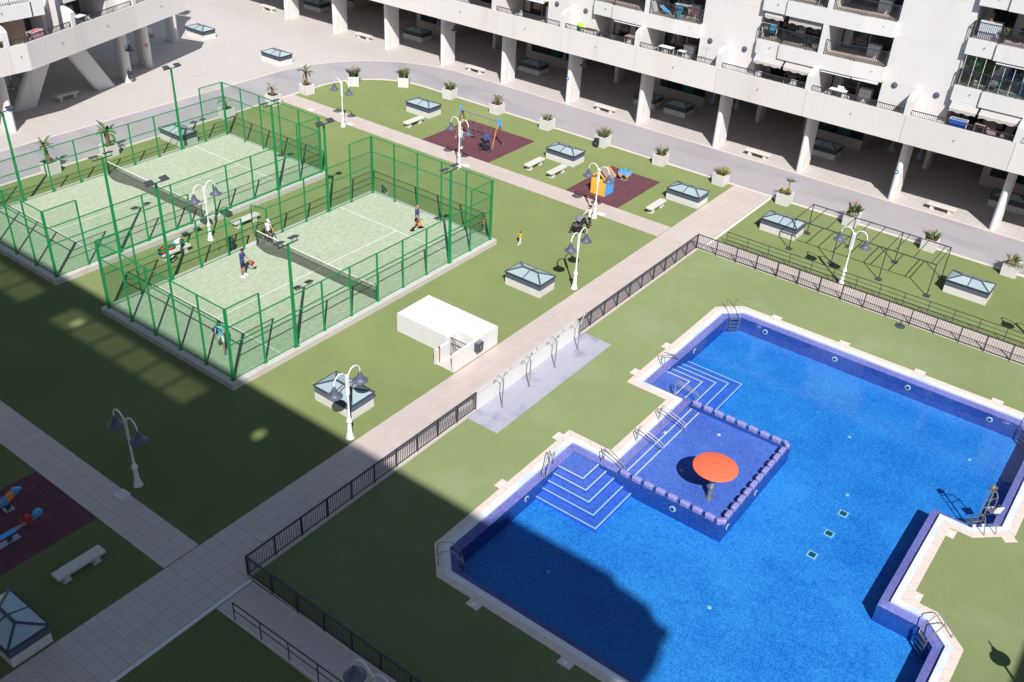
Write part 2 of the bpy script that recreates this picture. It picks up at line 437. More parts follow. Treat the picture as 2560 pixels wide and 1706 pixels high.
def put(name, me, parent=None, loc=(0,0,0), rot=(0,0,0), scale=None):
    o = bpy.data.objects.new(name, me); COL.objects.link(o)
    if parent is not None: o.parent = parent
    o.location = loc; o.rotation_euler = rot
    if scale: o.scale = scale
    return o
def tag(o, label, cat, group=None):
    o['label'] = label; o['category'] = cat
    if group: o['group'] = group
    return o
def struct(o): o['kind'] = 'structure'; return o
def stuff(o): o['kind'] = 'stuff'; return o
def thing(name, label, cat, loc=(0,0,0), rz=0.0, group=None):
    o = bpy.data.objects.new(name, None); COL.objects.link(o)
    o.empty_display_size = .3
    o.location = loc; o.rotation_euler = (0,0,rz)
    return tag(o, label, cat, group)
def dup(root, loc=None, rz=None, label=None, group=None, scale=None):
    c = root.copy(); COL.objects.link(c)
    def rec(a, b):
        for ch in list(a.children):
            d = ch.copy(); COL.objects.link(d); d.parent = b
            rec(ch, d)
    rec(root, c)
    if loc is not None: c.location = loc
    if rz is not None: c.rotation_euler = (0,0,rz)
    if label: c['label'] = label
    if group: c['group'] = group
    if scale: c.scale = scale
    return c
def sheet(name, outer, holes, z, m, parent=None):
    """flat sheet with holes"""
    bm = bmesh.new(); es = []
    for lp in [outer]+holes:
        vs = [bm.verts.new((x,y,z)) for x,y in lp]
        for i in range(len(vs)): es.append(bm.edges.new((vs[i], vs[(i+1)%len(vs)])))
    bmesh.ops.triangle_fill(bm, use_beauty=True, use_dissolve=False, edges=es, normal=(0,0,1))
    bmesh.ops.recalc_face_normals(bm, faces=bm.faces)
    for f in bm.faces:
        if f.normal.z < 0: f.normal_flip()
    me = bpy.data.meshes.new(name); bm.to_mesh(me); bm.free()
    me.materials.append(M[m])
    o = bpy.data.objects.new(name, me); COL.objects.link(o)
    if parent: o.parent = parent
    return o
def offset(poly, d):
    """offset a CCW polygon outwards by d (mitred)"""
    n = len(poly); out = []
    for i in range(n):
        p0 = Vector(poly[i-1]).to_2d(); p1 = Vector(poly[i]).to_2d(); p2 = Vector(poly[(i+1)%n]).to_2d()
        a = (p1-p0).normalized(); b = (p2-p1).normalized()
        na = Vector((a.y,-a.x)); nb = Vector((b.y,-b.x))
        m = (na+nb); m.normalize()
        k = d/max(.2, m.dot(na))
        out.append((p1.x+m.x*k, p1.y+m.y*k))
    return out
def arc(cx, cy, r, a0, a1, n=12):
    return [(cx+r*math.cos(R(a0+(a1-a0)*i/n)), cy+r*math.sin(R(a0+(a1-a0)*i/n))) for i in range(n+1)]
# ---------------------------------------------------------------- ground sheets
POOL = [(-1.52,-32.3),(6.4,-32.3),(7.28,-31.35),(7.28,-29.95),(13.64,-29.95),(13.64,-31.25),(14.6,-32.3),(22.55,-32.3),
        (23.45,-31.4),(23.45,-15.85),(22.6,-15.0),(13.63,-15.0),(13.63,-17.3),(7.28,-17.3),(7.28,-15.0),(-1.54,-15.0),(-2.46,-15.88),(-2.46,-31.4)]
LEDGE = offset(POOL, -.37)
GR = offset(POOL, .28)
CO = offset(POOL, .60)
PW = 28.65
cut = offset(POOL, .5)
struct(sheet("plaza_ground", [(-300,-300),(300,-300),(300,300),(-300,300)], [cut], -.008, 'plaza'))
lawn = [(-70,-70),(-7.58,-70),(-7.58,-10.1),(PW,-10.1),(PW,-70),(39.44,-70)] + arc(33.2,22.7,6.24,0,90) + [(-70,28.94)]
struct(sheet("lawn", lawn, [], 0.0, 'turf'))
struct(sheet("pool_lawn", [(-7.58,-70),(PW,-70),(PW,-10.1),(-7.58,-10.1)], [cut], 0.0, 'poolturf'))
road = [(39.70,-70),(44.82,-70)] + arc(33.2,22.7,11.62,0,90,18) + [(-70,34.32),(-70,29.2)] + arc(33.2,22.7,6.50,90,0,14)
struct(sheet("service_road", road, [], 0.0, 'road'))
kerb = [(39.44,-70),(39.70,-70)] + arc(33.2,22.7,6.50,0,90,14) + [(-70,29.2),(-70,28.94)] + arc(33.2,22.7,6.24,90,0,12)
b = MB(); b.prism(kerb, -.05, .018); struct(b.build("road_kerb", 'kerb'))
edge = [(44.82,-70),(44.98,-70)] + arc(33.2,22.7,11.78,0,90,18) + [(-70,34.48),(-70,34.32)] + arc(33.2,22.7,11.62,90,0,18)
b = MB(); b.prism(edge, -.05, .012); struct(b.build("road_edge_strip", 'kerb'))

# ---------------------------------------------------------------- pool
pool_tank = MB()
n = len(POOL)
pool_tank.cur = 0
for i in range(n):
    j = (i+1) % n
    a, b_, c, d = POOL[i], POOL[j], LEDGE[j], LEDGE[i]
    pool_tank.cur = 2                                         # violet rim: lip and sloping ledge
    pool_tank.quad((*a,-.09),(*d,-.17),(*c,-.17),(*b_,-.09))
    pool_tank.cur = 1
    pool_tank.quad((*d,-.17),(*d,-1.06),(*c,-1.06),(*c,-.17))
o = pool_tank.build("pool_tank", ['poolfloor','poolwall','poolledge']); struct(o)
struct(sheet("pool_floor", LEDGE, [], -1.05, 'poolfloor'))
b = MB()
def ring(mb, A, B, z0, z1):
    for i in range(len(A)):
        j = (i+1) % len(A)
        mb.quad((*A[i],z1),(*B[i],z1),(*B[j],z1),(*A[j],z1))
        mb.quad((*B[i],z1),(*B[i],z0),(*B[j],z0),(*B[j],z1))
        mb.quad((*A[i],z0),(*A[i],z1),(*A[j],z1),(*A[j],z0))
cop = MB(); ring(cop, GR, CO, -.12, .016); pc = cop.build("pool_coping", 'coping'); struct(pc)
# coping tiles and grate bars: joints every half metre
def joints(parent, A, B, step, z, w, m, name):
    j = MB()
    for i in range(len(A)):
        k = (i+1) % len(A)
        a0, a1, b0, b1 = (Vector((*q, z)) for q in (A[i], A[k], B[i], B[k]))
        L = (a1-a0).length; c = max(1, int(round(L/step)))
        for q in range(c):
            t = q/c
            j.bar(a0.lerp(a1, t), b0.lerp(b1, t), w, .006)
    return stuff(j.build(name, m, parent))
gr = MB(); ring(gr, POOL, GR, -.12, .011); g = gr.build("overflow_grate", 'grate', pc)
joints(g, POOL, GR, .5, .0115, .010, 'joint', "grate_joint")
joints(pc, GR, CO, .6, .0165, .010, 'bed', "tile_joint")
TABS = [(24.2,-17.6,0),(24.2,-21.6,0),(24.2,-25.75,0),(24.2,-29.7,0),(17.35,-14.26,1),(14.1,-14.26,1),(7.15,-14.26,1),(2.8,-14.26,1),(-3.22,-17.62,0),(-3.22,-21.8,0),(-3.22,-26.0,0),(12.7,-30.7,1),(8.15,-30.7,1)]
for x, y, ax in TABS:
    t = MB()
    if ax: t.bbox(-.28,-.17,0,.28,.17,.014,.004)
    else: t.bbox(-.17,-.28,0,.17,.28,.014,.004)
    o = t.build("drain_tile", 'coping', pc, loc=(x,y,0))
    t = MB(); t.box(-.08,-.08,.014,.08,.08,.020); t.build("drain_cover", 'white', o)
t = MB(); t.bbox(-.28,-.17,0,.28,.17,.014,.004); o = t.build("drain_tile", 'coping', pc, loc=(13.98,-32.75,0), rot=(0,0,R(-48)))

# water surface (closed body, slightly larger than the tank so no gap shows)
w = MB(); w.prism(offset(POOL, .03), -1.30, -.045); struct(w.build("pool_water", 'water'))

# corner stairs
def stair(name, corners, x1, y1, sx):
    mb = MB(); ln = MB(); z = -.20
    for k, (cx, cy) in enumerate(corners):
        zt = -.20 - .165*k
        xa, xb = (cx, x1) if sx < 0 else (x1, cx)
        e = .004*k
        mb.box(xa, cy, -1.05-e, xb, y1+e, zt)
        ln.box(xa, cy, zt, xb, cy+.065, zt+.005)
        if sx < 0: ln.box(cx, cy+.065, zt, cx+.065, y1-.02, zt+.005)
        else: ln.box(cx-.065, cy+.065, zt, cx, y1-.02, zt+.005)
    o = mb.build(name, 'kidfloor'); struct(o)
    ln.build("step_nosing", 'line', o)
stair("corner_steps", [(5.60,-16.72),(5.21,-17.15),(4.81,-17.58),(4.40,-18.10),(3.92,-18.54)], 6.98, -15.36, -1)
stair("corner_steps", [(15.53,-16.74),(16.16,-17.18),(16.79,-17.66),(17.40,-18.11),(18.05,-18.6)], 13.98, -15.36, 1)

# paddling pool
kid = MB()
kid.box(7.0,-22.80,-1.05, 13.80,-17.66,-.33)
kidpool = kid.build("paddling_pool_floor", 'kidfloor'); struct(kidpool)
s1 = MB(); s1.box(7.3,-17.95,-.33, 13.5,-17.62,-.21); s1.box(7.3,-18.35,-.33,13.5,-17.952,-.27)
o = s1.build("paddling_step", 'kidfloor', kidpool)
ln = MB(); ln.box(7.3,-17.95,-.21,13.5,-17.885,-.205); ln.box(7.3,-18.35,-.27,13.5,-18.285,-.265); ln.build("step_nosing", 'line', o)
pw = MB()
pw.box(6.86,-22.95,-1.05, 7.14,-17.64,-.15); pw.box(13.66,-22.95,-1.05, 13.94,-17.64,-.15); pw.box(7.14,-22.95,-1.05,13.66,-22.67,-.15)
pwall = pw.build("paddling_pool_wall", 'poolwall'); struct(pwall)
mb = MB(); mb.bbox(-.225,-.115,0,.225,.115,.225,.045); me_mer = mb.mesh("merlon", 'merlon')
for k in range(8):
    put("merlon", me_mer, pwall, (7.0,-18.02-.605*k,-.15), (0,0,PI/2))
    put("merlon", me_mer, pwall, (13.8,-18.02-.605*k,-.15), (0,0,PI/2))
for k in range(10):
    put("merlon", me_mer, pwall, (7.62+.618*k,-22.81,-.15))
put("merlon", me_mer, pwall, (7.04,-22.76,-.15), (0,0,R(-45)))
put("merlon", me_mer, pwall, (13.76,-22.76,-.15), (0,0,R(45)))

# pool lamps, inlets and drains
mb = MB(); mb.lathe([(.15,0),(.15,.02),(.10,.03)], 18); me_ring = mb.mesh("lamp_rim", 'white', True)
mb = MB(); mb.lathe([(.098,0),(.098,.034),(.05,.045),(.0,.048)], 16); me_lens = mb.mesh("lamp_lens", 'teal', True)
def pool_lamp(x, y, z, rx, ry, rz):
    pt = bpy.data.objects["pool_tank"]
    a = put("pool_lamp_rim", me_ring, pt, (x,y,z), (rx,ry,rz)); put("lens", me_lens, a)
for y in (-17.5,-21.6,-25.6,-29.75): pool_lamp(23.07, y, -.48, 0, -PI/2, 0)
for x in (18.6,3.2): pool_lamp(x, -15.38, -.48, PI/2, 0, 0)
pool_lamp(6.85, -20.6, -.52, 0, -PI/2, 0); pool_lamp(10.2, -22.96, -.52, PI/2, 0, 0); pool_lamp(7.4,-22.96,-.52,PI/2,0,0)
pf = bpy.data.objects["pool_floor"]
for x, y in ((12.12,-26.43),(10.48,-26.42),(8.78,-26.34)):
    a = MB(); a.box(-.20,-.20,0,.20,.20,.02); a = a.build("floor_drain", 'white', pf, loc=(x,y,-1.05))
    c = MB(); c.box(-.14,-.14,.02,.14,.14,.026); c.build("drain_grille", 'teal', a)
for x, y, z in ((17.7,-24.6,-1.05),(19.9,-29.8,-1.05),(13.45,-26.1,-1.05),(.8,-18.3,-1.05),(3.35,-24.3,-1.05),(12.65,-19.85,-.33),(9.15,-19.75,-.33),(10.95,-17.85,-.21)):
    a = MB(); a.lathe([(.085,0),(.085,.02),(.04,.03),(0,.03)], 12); a.build("floor_inlet", 'white', pf, loc=(x,y,z))

# depth markings painted on the coping and the tank
def marking(txt, size, m, parent, loc, rot, name="depth_marking"):
    cu = bpy.data.curves.new(name, 'FONT'); cu.body = txt; cu.size = size; cu.align_x = 'CENTER'; cu.align_y = 'CENTER'
    o = bpy.data.objects.new(name, cu); COL.objects.link(o)
    dg = bpy.context.evaluated_depsgraph_get()
    me = bpy.data.meshes.new_from_object(o.evaluated_get(dg))
    bpy.data.objects.remove(o)
    me.materials.clear(); me.materials.append(M[m])
    return put(name, me, parent, loc, rot)
marking("1,40", .26, 'text', pc, (-2.90,-17.1,.022), (0,0,-PI/2))
marking("1,50", .17, 'text', bpy.data.objects["pool_tank"], (23.06,-17.05,-.30), (PI/2,0,-PI/2))
marking("1,50", .17, 'text', bpy.data.objects["pool_tank"], (23.06,-30.5,-.30), (PI/2,0,-PI/2))

# ---------------------------------------------------------------- paved paths
mb = MB(); mb.bbox(-.252,-.252,-.03,.252,.252,.0,.006); me_slab = mb.mesh("paving_slab", 'slab')
def pave(name, x0, x1, y0, y1, nx, ny, near=300, slope=None, z=.014):
    """bed plus slabs: the nearest ones are parts, the rest one joined part"""
    b = MB(); b.box(x0, y0, -.05, x1, y1, z-.008)
    root = b.build(name, 'bed'); struct(root)
    px, py = (x1-x0)/nx, (y1-y0)/ny
    cells = []
    for i in range(nx):
        for j in range(ny):
            cx, cy = x0+px*(i+.5), y0+py*(j+.5)
            cells.append(((cx+23)**2+(cy+33)**2, cx, cy))
    cells.sort()
    rest = MB()
    for k, (d2, cx, cy) in enumerate(cells):
        if k < near:
            put("paving_slab", me_slab, root, (cx, cy, z+random.uniform(-.0015,.0015)), (0,0,0), ((px-.011)/.504,(py-.011)/.504,1))
        else:
            rest.bbox(cx-px/2+.0055, cy-py/2+.0055, z-.03, cx+px/2-.0055, cy+py/2-.0055, z, .004)
    if rest.v: stuff(rest.build("paving_slabs", 'slab', root))
    return root
pave("main_path", -17.6, 39.68, -10.22, -7.40, 110, 5, 300)
pave("near_cross_path", -9.44, -7.80, -7.36, 9.6, 3, 32, 96)
pave("far_cross_path", 28.37, 30.16, -7.36, 28.93, 3, 62, 0)
b = MB(); b.box(-18,-10.42,-.05,-7.70,-10.25,.03); struct(b.build("white_edging", 'whitepaint'))
b = MB(); b.box(28.9,-10.44,-.05,39.65,-10.27,.03); struct(b.build("white_edging", 'whitepaint'))

def ramp(name, x0, x1, ys, zs, near):
    b = MB()
    for k in range(len(ys)-1):
        b.add([(x0,ys[k],-.05),(x1,ys[k],-.05),(x1,ys[k+1],-.05),(x0,ys[k+1],-.05),(x0,ys[k],zs[k]),(x1,ys[k],zs[k]),(x1,ys[k+1],zs[k+1]),(x0,ys[k+1],zs[k+1])],
              [(0,3,2,1),(4,5,6,7),(0,1,5,4),(1,2,6,5),(2,3,7,6),(3,0,4,7)])
    root = b.build(name, 'kerb'); struct(root)
    rest = MB()
    for k in range(len(ys)-1):
        L = ys[k]-ys[k+1]; ang = math.atan2(zs[k+1]-zs[k], L); nr = max(1, round(L/.54)); py = L/nr; px = (x1-x0-.16)/3
        for i in range(nr):
            for j in range(3):
                t = (i+.5)/nr
                c = (x0+.08+px*(j+.5), ys[k]-L*t, zs[k]+(zs[k+1]-zs[k])*t+.012)
                if near: put("paving_slab", me_slab, root, c, (-ang,0,0), ((px-.014)/.504,(py-.014)/.504,1))
                else: rest.cbox((c[0],c[1],c[2]-.015), (px-.014,py-.014,.03), Matrix.Rotation(-ang,3,'X'))
    if rest.v: stuff(rest.build("paving_slabs", 'slab', root))
ramp("near_ramp", -9.42, -7.72, [-10.45,-24.0], [.0,.46], True)
ramp("far_ramp", 28.80, 30.42, [-10.45,-13.5,-37.0], [.0,.09,.09], False)

# shower terrace
M['lav'] = mat("lavender_concrete", (.41,.41,.49), .8, v=.05, vs=4, v2=.06, v2s=.6, tint=(.28,.27,.39), tscale=.75, tlo=.55, thi=.72)
b = MB(); b.box(5.43,-11.98,-.05,15.42,-10.13,.022); o = b.build("shower_slab", 'lav'); struct(o)
b = MB()
for k in range(1,3): b.box(5.43,-10.13-.62*k-.005,.022,15.42,-10.13-.62*k+.005,.0225)
b.build("slab_joint", 'joint', o)
# ---------------------------------------------------------------- apartment buildings
# local frame of a wing: x = depth behind the first-floor band, y = along the front, z = up
ZB0, ZB1, ZF1 = 4.73, 6.63, 5.92          # band bottom, band top, terrace floor
WALL, BACK = 1.55, 3.95                    # depth of the outer wall and of the loggia back wall
FH = 3.055                                 # storey height
def zpar(k): return 8.0+FH*(k-2), 9.03+FH*(k-2)      # balcony band of floor k (2 = first above the terraces)

def railing(parent, pts, z0, z1, sp=.115, name="railing"):
    m = MB()
    for i in range(len(pts)-1):
        a = Vector((*pts[i], 0)); b = Vector((*pts[i+1], 0)); L = (b-a).length
        m.bar(a+Vector((0,0,z1)), b+Vector((0,0,z1)), .065, .05)
        m.bar(a+Vector((0,0,z0+.07)), b+Vector((0,0,z0+.07)), .03, .02)
        c = max(1, int(L/sp))
        for q in range(c+1):
            p = a.lerp(b, q/c); w = .04 if q % 17 == 0 else .026
            m.box(p.x-w/2, p.y-w/2, z0-(.03 if w>.03 else -.07), p.x+w/2, p.y+w/2, z1-.01)
    return m.build(name, 'fence', parent)

def window(parent, y0, y1, z0, z1, x, leaves=2, curtain=True, glass='glassdark'):
    f = MB(); t = .07
    f.box(x-.06, y0, z0, x, y1, z0+t); f.box(x-.06, y0, z1-t, x, y1, z1)
    ys = [y0+(y1-y0)*i/leaves for i in range(leaves+1)]
    for i, y in enumerate(ys):
        o = 0 if i in (0, leaves) else t/2
        yy = y if i == 0 else (y-t if i == leaves else y-o)
        f.box(x-.06, yy, z0+t, x, yy+t, z1-t)
    fr = f.build("window", 'winframe', parent)
    for i in range(leaves):
        p = MB(); p.box(x-.03, ys[i]+t*.6, z0+t, x-.012, ys[i+1]-t*.6, z1-t); p.build("pane", glass, fr)
    if curtain:
        c = MB(); k = 10; ya, yb = ys[-2]+.25, ys[-1]-.1
        for q in range(k):
            u0, u1 = ya+(yb-ya)*q/k, ya+(yb-ya)*(q+1)/k; dx = .02*(q % 2)
            c.quad((x-.034-dx,u0,z0+.1),(x-.034-(.02-dx),u1,z0+.1),(x-.034-(.02-dx),u1,z1-.1),(x-.034-dx,u0,z1-.1))
        c.build("curtain", 'curtain', fr)
    return fr

def awning(parent, y0, y1, x, z, drop=.34, out=.42, rolled=False):
    root = MB(); root.tube([(x-.05,y0,z-.07),(x-.05,y1,z-.07)], .07, 10); root = root.build("awning", 'cassette', parent, True)
    k = max(4, int((y1-y0)/.085))
    if not rolled:
        f = MB()
        xo, zo = x-out, z-.07-drop
        f.add([(x-.05,y0+.05,z-.03),(x-.05,y1-.05,z-.03),(xo,y1-.05,zo),(xo,y0+.05,zo),(x-.05,y0+.05,z-.045),(x-.05,y1-.05,z-.045),(xo,y1-.05,zo-.015),(xo,y0+.05,zo-.015)],
              [(0,3,2,1),(4,5,6,7),(0,1,5,4),(2,3,7,6),(1,2,6,5),(3,0,4,7)])
        f.build("awning_fabric", 'awning', root)
        f = MB(); vs = []
        for q in range(k+1):
            y = y0+.05+(y1-y0-.1)*q/k; wv = .035*math.sin(q*PI*2/8)+.0
            vs += [(xo-.012, y, zo+.0), (xo-.02, y, zo-.19+wv)]
        f.add(vs, [(2*q,2*q+1,2*q+3,2*q+2) for q in range(k)])
        f.build("valance", 'awning', root)
        a = MB(); a.tube([(x,y0+.03,z-.05),(xo,y0+.03,zo)], .016, 6); a.tube([(x,y1-.03,z-.05),(xo,y1-.03,zo)], .016, 6); a.build("awning_arm", 'cassette', root)
    else:
        f = MB(); f.tube([(x-.13,y0+.03,z-.13),(x-.13,y1-.03,z-.13)], .045, 10); f.build("front_bar", 'white', root, True)
    return root

def spout(parent, x, y, z):
    s = MB(); s.tube([(x+.03,y,z),(x-.10,y,z-.015)], .03, 8); s.build("drain_spout", 'dark', parent)

def bell(mb_shade, mb_bowl, c, s=1.0):
    mb_shade.lathe([(.035*s,.52*s),(.05*s,.47*s),(.075*s,.45*s),(.075*s,.38*s),(.11*s,.36*s),(.11*s,.29*s),(.15*s,.27*s),(.165*s,.16*s),(.225*s,.07*s),(.30*s,.02*s),(.372*s,0),(.355*s,-.005*s),(.2*s,.03*s)], 20, c)
    mb_bowl.lathe([(.23*s,.035*s),(.21*s,-.05*s),(.14*s,-.10*s),(.0,-.12*s)], 14, c)

def lantern(parent, x, y, side, z):
    """bell lantern hung from a bracket on a pier"""
    a = MB(); pts = []
    y0 = y+side*.2
    for q in range(11):
        t = PI*q/10
        pts.append((x, y0+side*(.40-.40*math.cos(t)), z+.62+.34*math.sin(t)))
    pts = [(x,y0,z+.2)] + pts + [(x, y0+side*.8, z+.5)]
    a.tube(pts, .028, 8); a.box(x-.05,y0-.02*side,z+.18,x+.05,y0+.02*side,z+.85)
    o = a.build("wall_lantern", 'whiteconc', parent, True)
    s = MB(); b = MB(); bell(s, b, (x, y0+side*.8, z))
    s.build("lamp_shade", 'lampshade', o, True); b.build("lamp_bowl", 'bowl', o, True)

def capsule(x0, x1, y, w, n=8):
    r = w/2
    return [(x1-r+r*math.cos(R(-90+180*i/n)), y+r*math.sin(R(-90+180*i/n))) for i in range(n+1)] + [(x0+r+r*math.cos(R(90+180*i/n)), y+r*math.sin(R(90+180*i/n))) for i in range(n+1)]

def divider(parent, f, deep, top=True):
    d = MB()
    p = [(.004,ZB1),(.004,7.66),(.30,7.86),(.75,8.0)]
    p += ([(BACK,8.0),(BACK,ZF1)] if deep else [(WALL,8.02),(WALL,ZF1)]) + [(.20,ZF1),(.20,ZB1)]
    d.extr(p, f-.20, f+.20); d.build("divider_wall", 'wall', parent)

def balcony(parent, f, k, yl, yr):
    z0, z1 = zpar(k); a = MB()
    xa, xb, xc = 1.13, .98, 1.20
    poly = [(BACK,yr),(BACK,yl),(xa,yl),(xa,f+3.05),(xb,f+3.05),(xb,f-2.45),(xc,yr)]
    a.prism(poly, z0, z1)
    root = a.build("balcony", 'wall', parent)
    fl = MB(); fl.prism([(BACK-.01,yr+.03),(BACK-.01,yl-.03),(xa+.2,yl-.03),(xa+.2,yr+.03)], z1, z1+.006); fl.build("balcony_floor", 'terrfloor', root)
    railing(root, [(WALL-.02,yl-.06),(xa+.05,yl-.06),(xa+.05,f+3.0),(xb+.05,f+3.0),(xb+.05,f+.24)], z1, z1+1.03)
    railing(root, [(xb+.05,f-.24),(xb+.05,f-2.45),(xc+.05,yr+.05),(WALL-.02,yr+.05)], z1, z1+1.03)
    p = MB(); p.box(xb+.012, f-.20, z1, BACK, f+.20, z1+FH-1.03); p.build("divider_pier", 'wall', root)
    spout(root, xa, f+3.75, z0+.62); spout(root, xb+.2, f-3.8, z0+.62)

def loggia_windows(parent, f, zf, yl, yr, v):
    h = zf+2.03
    if yl-f > 3.5:
        window(parent, f+.45, f+2.35, zf+.02, h, BACK-.02, 2, v % 3 == 0)
        window(parent, f+2.95, f+4.45, zf+.02, h, BACK-.02, 2 if v % 2 else 1, v % 2 == 1)
    if f-yr > 3.5:
        window(parent, f-2.25, f-.35, zf+.02, h, BACK-.02, 2, v % 2 == 0)
        s = MB()
        for q in range(16): s.box(BACK-.045, f-4.50, zf+.04+q*.125, BACK-.005, f-2.36, zf+.155+q*.125)
        stuff(s.build("dark_panel", 'dark_panel', parent))  # dark slatted panel over the right part of the loggia back wall

def balcony_block(parent, f, floors, yl=None, yr=None, v=0):
    yl = f+4.87 if yl is None else yl; yr = f-4.57 if yr is None else yr
    zt = zpar(floors+1)[1]
    b = MB(); b.box(BACK, yr-.3, ZB0+.3, BACK+.35, yl+.3, zt+2.2); b.build("loggia_wall", 'wall', parent)
    for k in range(2, floors+2):
        balcony(parent, f, k, yl, yr)
        loggia_windows(parent, f, zpar(k)[1], yl, yr, v+k)
    loggia_windows(parent, f, ZF1, yl, yr, v)

def blank_wall(parent, y0, y1, zt, y_lamps=()):
    b = MB(); b.box(WALL, y0, ZF1-.5, BACK+.3, y1, zt)
    o = b.build("outer_wall", 'wall', parent)
    j = MB()
    for k in range(2, 6):
        z = zpar(k)[0]
        if z < zt-.3: j.box(WALL-.002, y0+.02, z-.012, WALL+.01, y1-.02, z+.012)
    j.build("wall_joint", 'joint', o)
    for y in y_lamps:
        m = MB(); rot = Matrix.Rotation(-PI/2, 3, 'Y')
        m.lathe([(.20,0),(.20,.05),(.17,.08)], 18); m.v = [tuple(rot @ Vector(q)) for q in m.v]
        l = m.build("wall_light", 'bin', o, True, loc=(WALL,y,7.95))
        m = MB(); m.lathe([(.165,.0),(.165,.085),(.10,.11),(0,.12)], 16); m.v = [tuple(rot @ Vector(q)) for q in m.v]
        m.build("light_lens", 'lampshade', l, True)

# ---- right-hand wing
bR = thing("apartment_building", "long cream apartment building on piers with dark balcony railings, along the service road", "building", (43.75,0,0))
YLO, YHI = -46.0, 62.0
FB = [18.57, 4.43, -9.70, -23.84]
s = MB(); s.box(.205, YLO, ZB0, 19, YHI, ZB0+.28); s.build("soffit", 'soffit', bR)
s = MB(); s.box(.2, YLO, ZB0+.28, BACK+.4, YHI, ZF1); s.build("terrace_floor", 'terrfloor', bR)
fin = [4.43+7.07*k for k in range(-7, 9)]
cuts = [YLO]+[y for y in fin if YLO+1 < y < YHI-1]+[YHI]
for a, c in zip(cuts[:-1], cuts[1:]):
    p = MB(); p.box(.0, a+.012, ZB0-.004, .20, c-.012, ZB1)
    o = p.build("parapet_panel", 'band', bR)
    spout(o, 0, (a+c)/2+.1, 5.83)
for y in cuts[1:-1]:
    deep = any(abs(y-f) < .2 for f in FB)
    divider(bR, y, deep)
for a, c in zip(cuts[:-1], cuts[1:]):
    railing(bR, [(.10,a+.28),(.10,c-.28)], ZB1, ZB1+.40, .13)
for i, f in enumerate(FB):
    balcony_block(bR, f, 3, v=i)
    blank_wall(bR, f-4.57-4.70, f-4.57, 18.5, (f-5.42, f-8.27))
blank_wall(bR, 18.57+4.87, YHI, 18.5, (24.5,27.4))
blank_wall(bR, YLO, -23.84-4.57-4.70, 18.5)
r = MB(); r.box(WALL, YLO, 18.5, 16, YHI, 18.9); r.build("roof", 'wall', bR)
r = MB(); r.box(BACK+.35, YLO, ZF1, 16, YHI, 18.5); r.build("inner_core", 'wall', bR)
# awnings
for y0, y1, rl, z in ((-9.50+.1,-7.3,False,7.98),(-7.2,-4.95,False,7.98),(-14.1,-12.25,True,7.98),(-12.2,-9.95,True,7.98),(-23.6,-21.0,False,7.98),(-20.9,-19.1,False,7.98),(4.7,7.3,True,7.98),(14.2,16.4,True,7.98),(16.5,18.2,True,7.98)):
    awning(bR, y0, y1, 1.22, z, rolled=rl)
for y0, y1 in ((-6.55,-5.0),(-9.4,-6.85)): awning(bR, y0, y1, 1.42, zpar(3)[0]-.02, .22, .20)
awning(bR, -23.6, -21.0, 1.22, zpar(3)[0]-.02, rolled=True)
# piers
me_pier = None
for k in range(-7, 7):
    p = MB(); p.prism(capsule(1.35, 3.22, 0, .42), 0, ZB0+.002)
    if me_pier is None: me_pier = p.mesh("pier", 'pillar', True)
    put("pier", me_pier, bR, (0, 4.25+7.07*k, 0))
for k in range(-3, 4):
    p = MB(); p.prism(capsule(9.2, 10.55, 11.30+14.14*k, .42), 0, ZB0+.002); p.build("pier", 'pillar', bR, True)
for y in (25.46, 11.32, -2.82, -16.96):
    lantern(bR, 2.05, y, 1, 3.35); lantern(bR, 2.05, y, -1, 3.35)
# glazed rooms under the building
for f in FB+[32.7, 46.85]:
    o = MB(); o.box(9.10, f-2.2, 0, 9.35, f+2.2, .85); o.box(9.35, f-2.2, 0, 14, f-2.05, ZB0); o.box(9.35, f+2.05, 0, 14, f+2.2, ZB0)
    o.box(9.10, f+2.2, 0, 9.5, f+2.75, ZB0)
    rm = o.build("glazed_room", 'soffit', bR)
    for i in range(4):
        y0, y1 = f-2.2+1.1*i, f-1.1+1.1*i
        w = MB(); w.box(9.16, y0, .85, 9.22, y0+.07, 4.7); w.box(9.16, y1-.07, .85, 9.22, y1, 4.7); w.box(9.16, y0+.07, .85, 9.22, y1-.07, .92)
        w.box(9.16, y0+.07, 2.6, 9.22, y1-.07, 2.66)
        w.build("window_frame", 'winframe', rm)
        w = MB(); w.box(9.18, y0+.07, .92, 9.20, y1-.07, 4.7); w.build("pane", 'teal' if i == 1 else 'glassdark', rm)
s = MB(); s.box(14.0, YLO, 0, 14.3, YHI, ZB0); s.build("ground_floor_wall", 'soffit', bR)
# round signs on the piers
def sign(parent, loc, rot, m, bm_, name):
    a = MB(); a.lathe([(.15,0),(.15,.012),(0,.014)], 18); o = a.build(name, m, parent, loc=loc, rot=rot)
    b = MB(); b.box(-.05,-.03,.014,.05,.05,.018); b.box(.02,-.08,.014,.05,-.03,.018); b.box(-.05,-.08,.014,-.025,-.03,.018)
    b.build("sign_symbol", bm_, o)
for y in (11.32, -16.96):
    sign(bR, (1.345, y+.06, 2.15), (0,-PI/2,0), 'signblue', 'white', "round_sign")

# ---- left-hand wing: straight part and angled part
bL = thing("apartment_building", "cream apartment building with slanted V-shaped piers, left of the paved square", "building", (11.6,35.33,0))
ANG = math.atan2(.3267, 1)
mS = bpy.data.objects.new("facade", None); COL.objects.link(mS); mS.parent = bL; mS.rotation_euler = (0,0,PI/2)
mA = bpy.data.objects.new("facade", None); COL.objects.link(mA); mA.parent = bL; mA.rotation_euler = (0,0,PI/2+ANG)
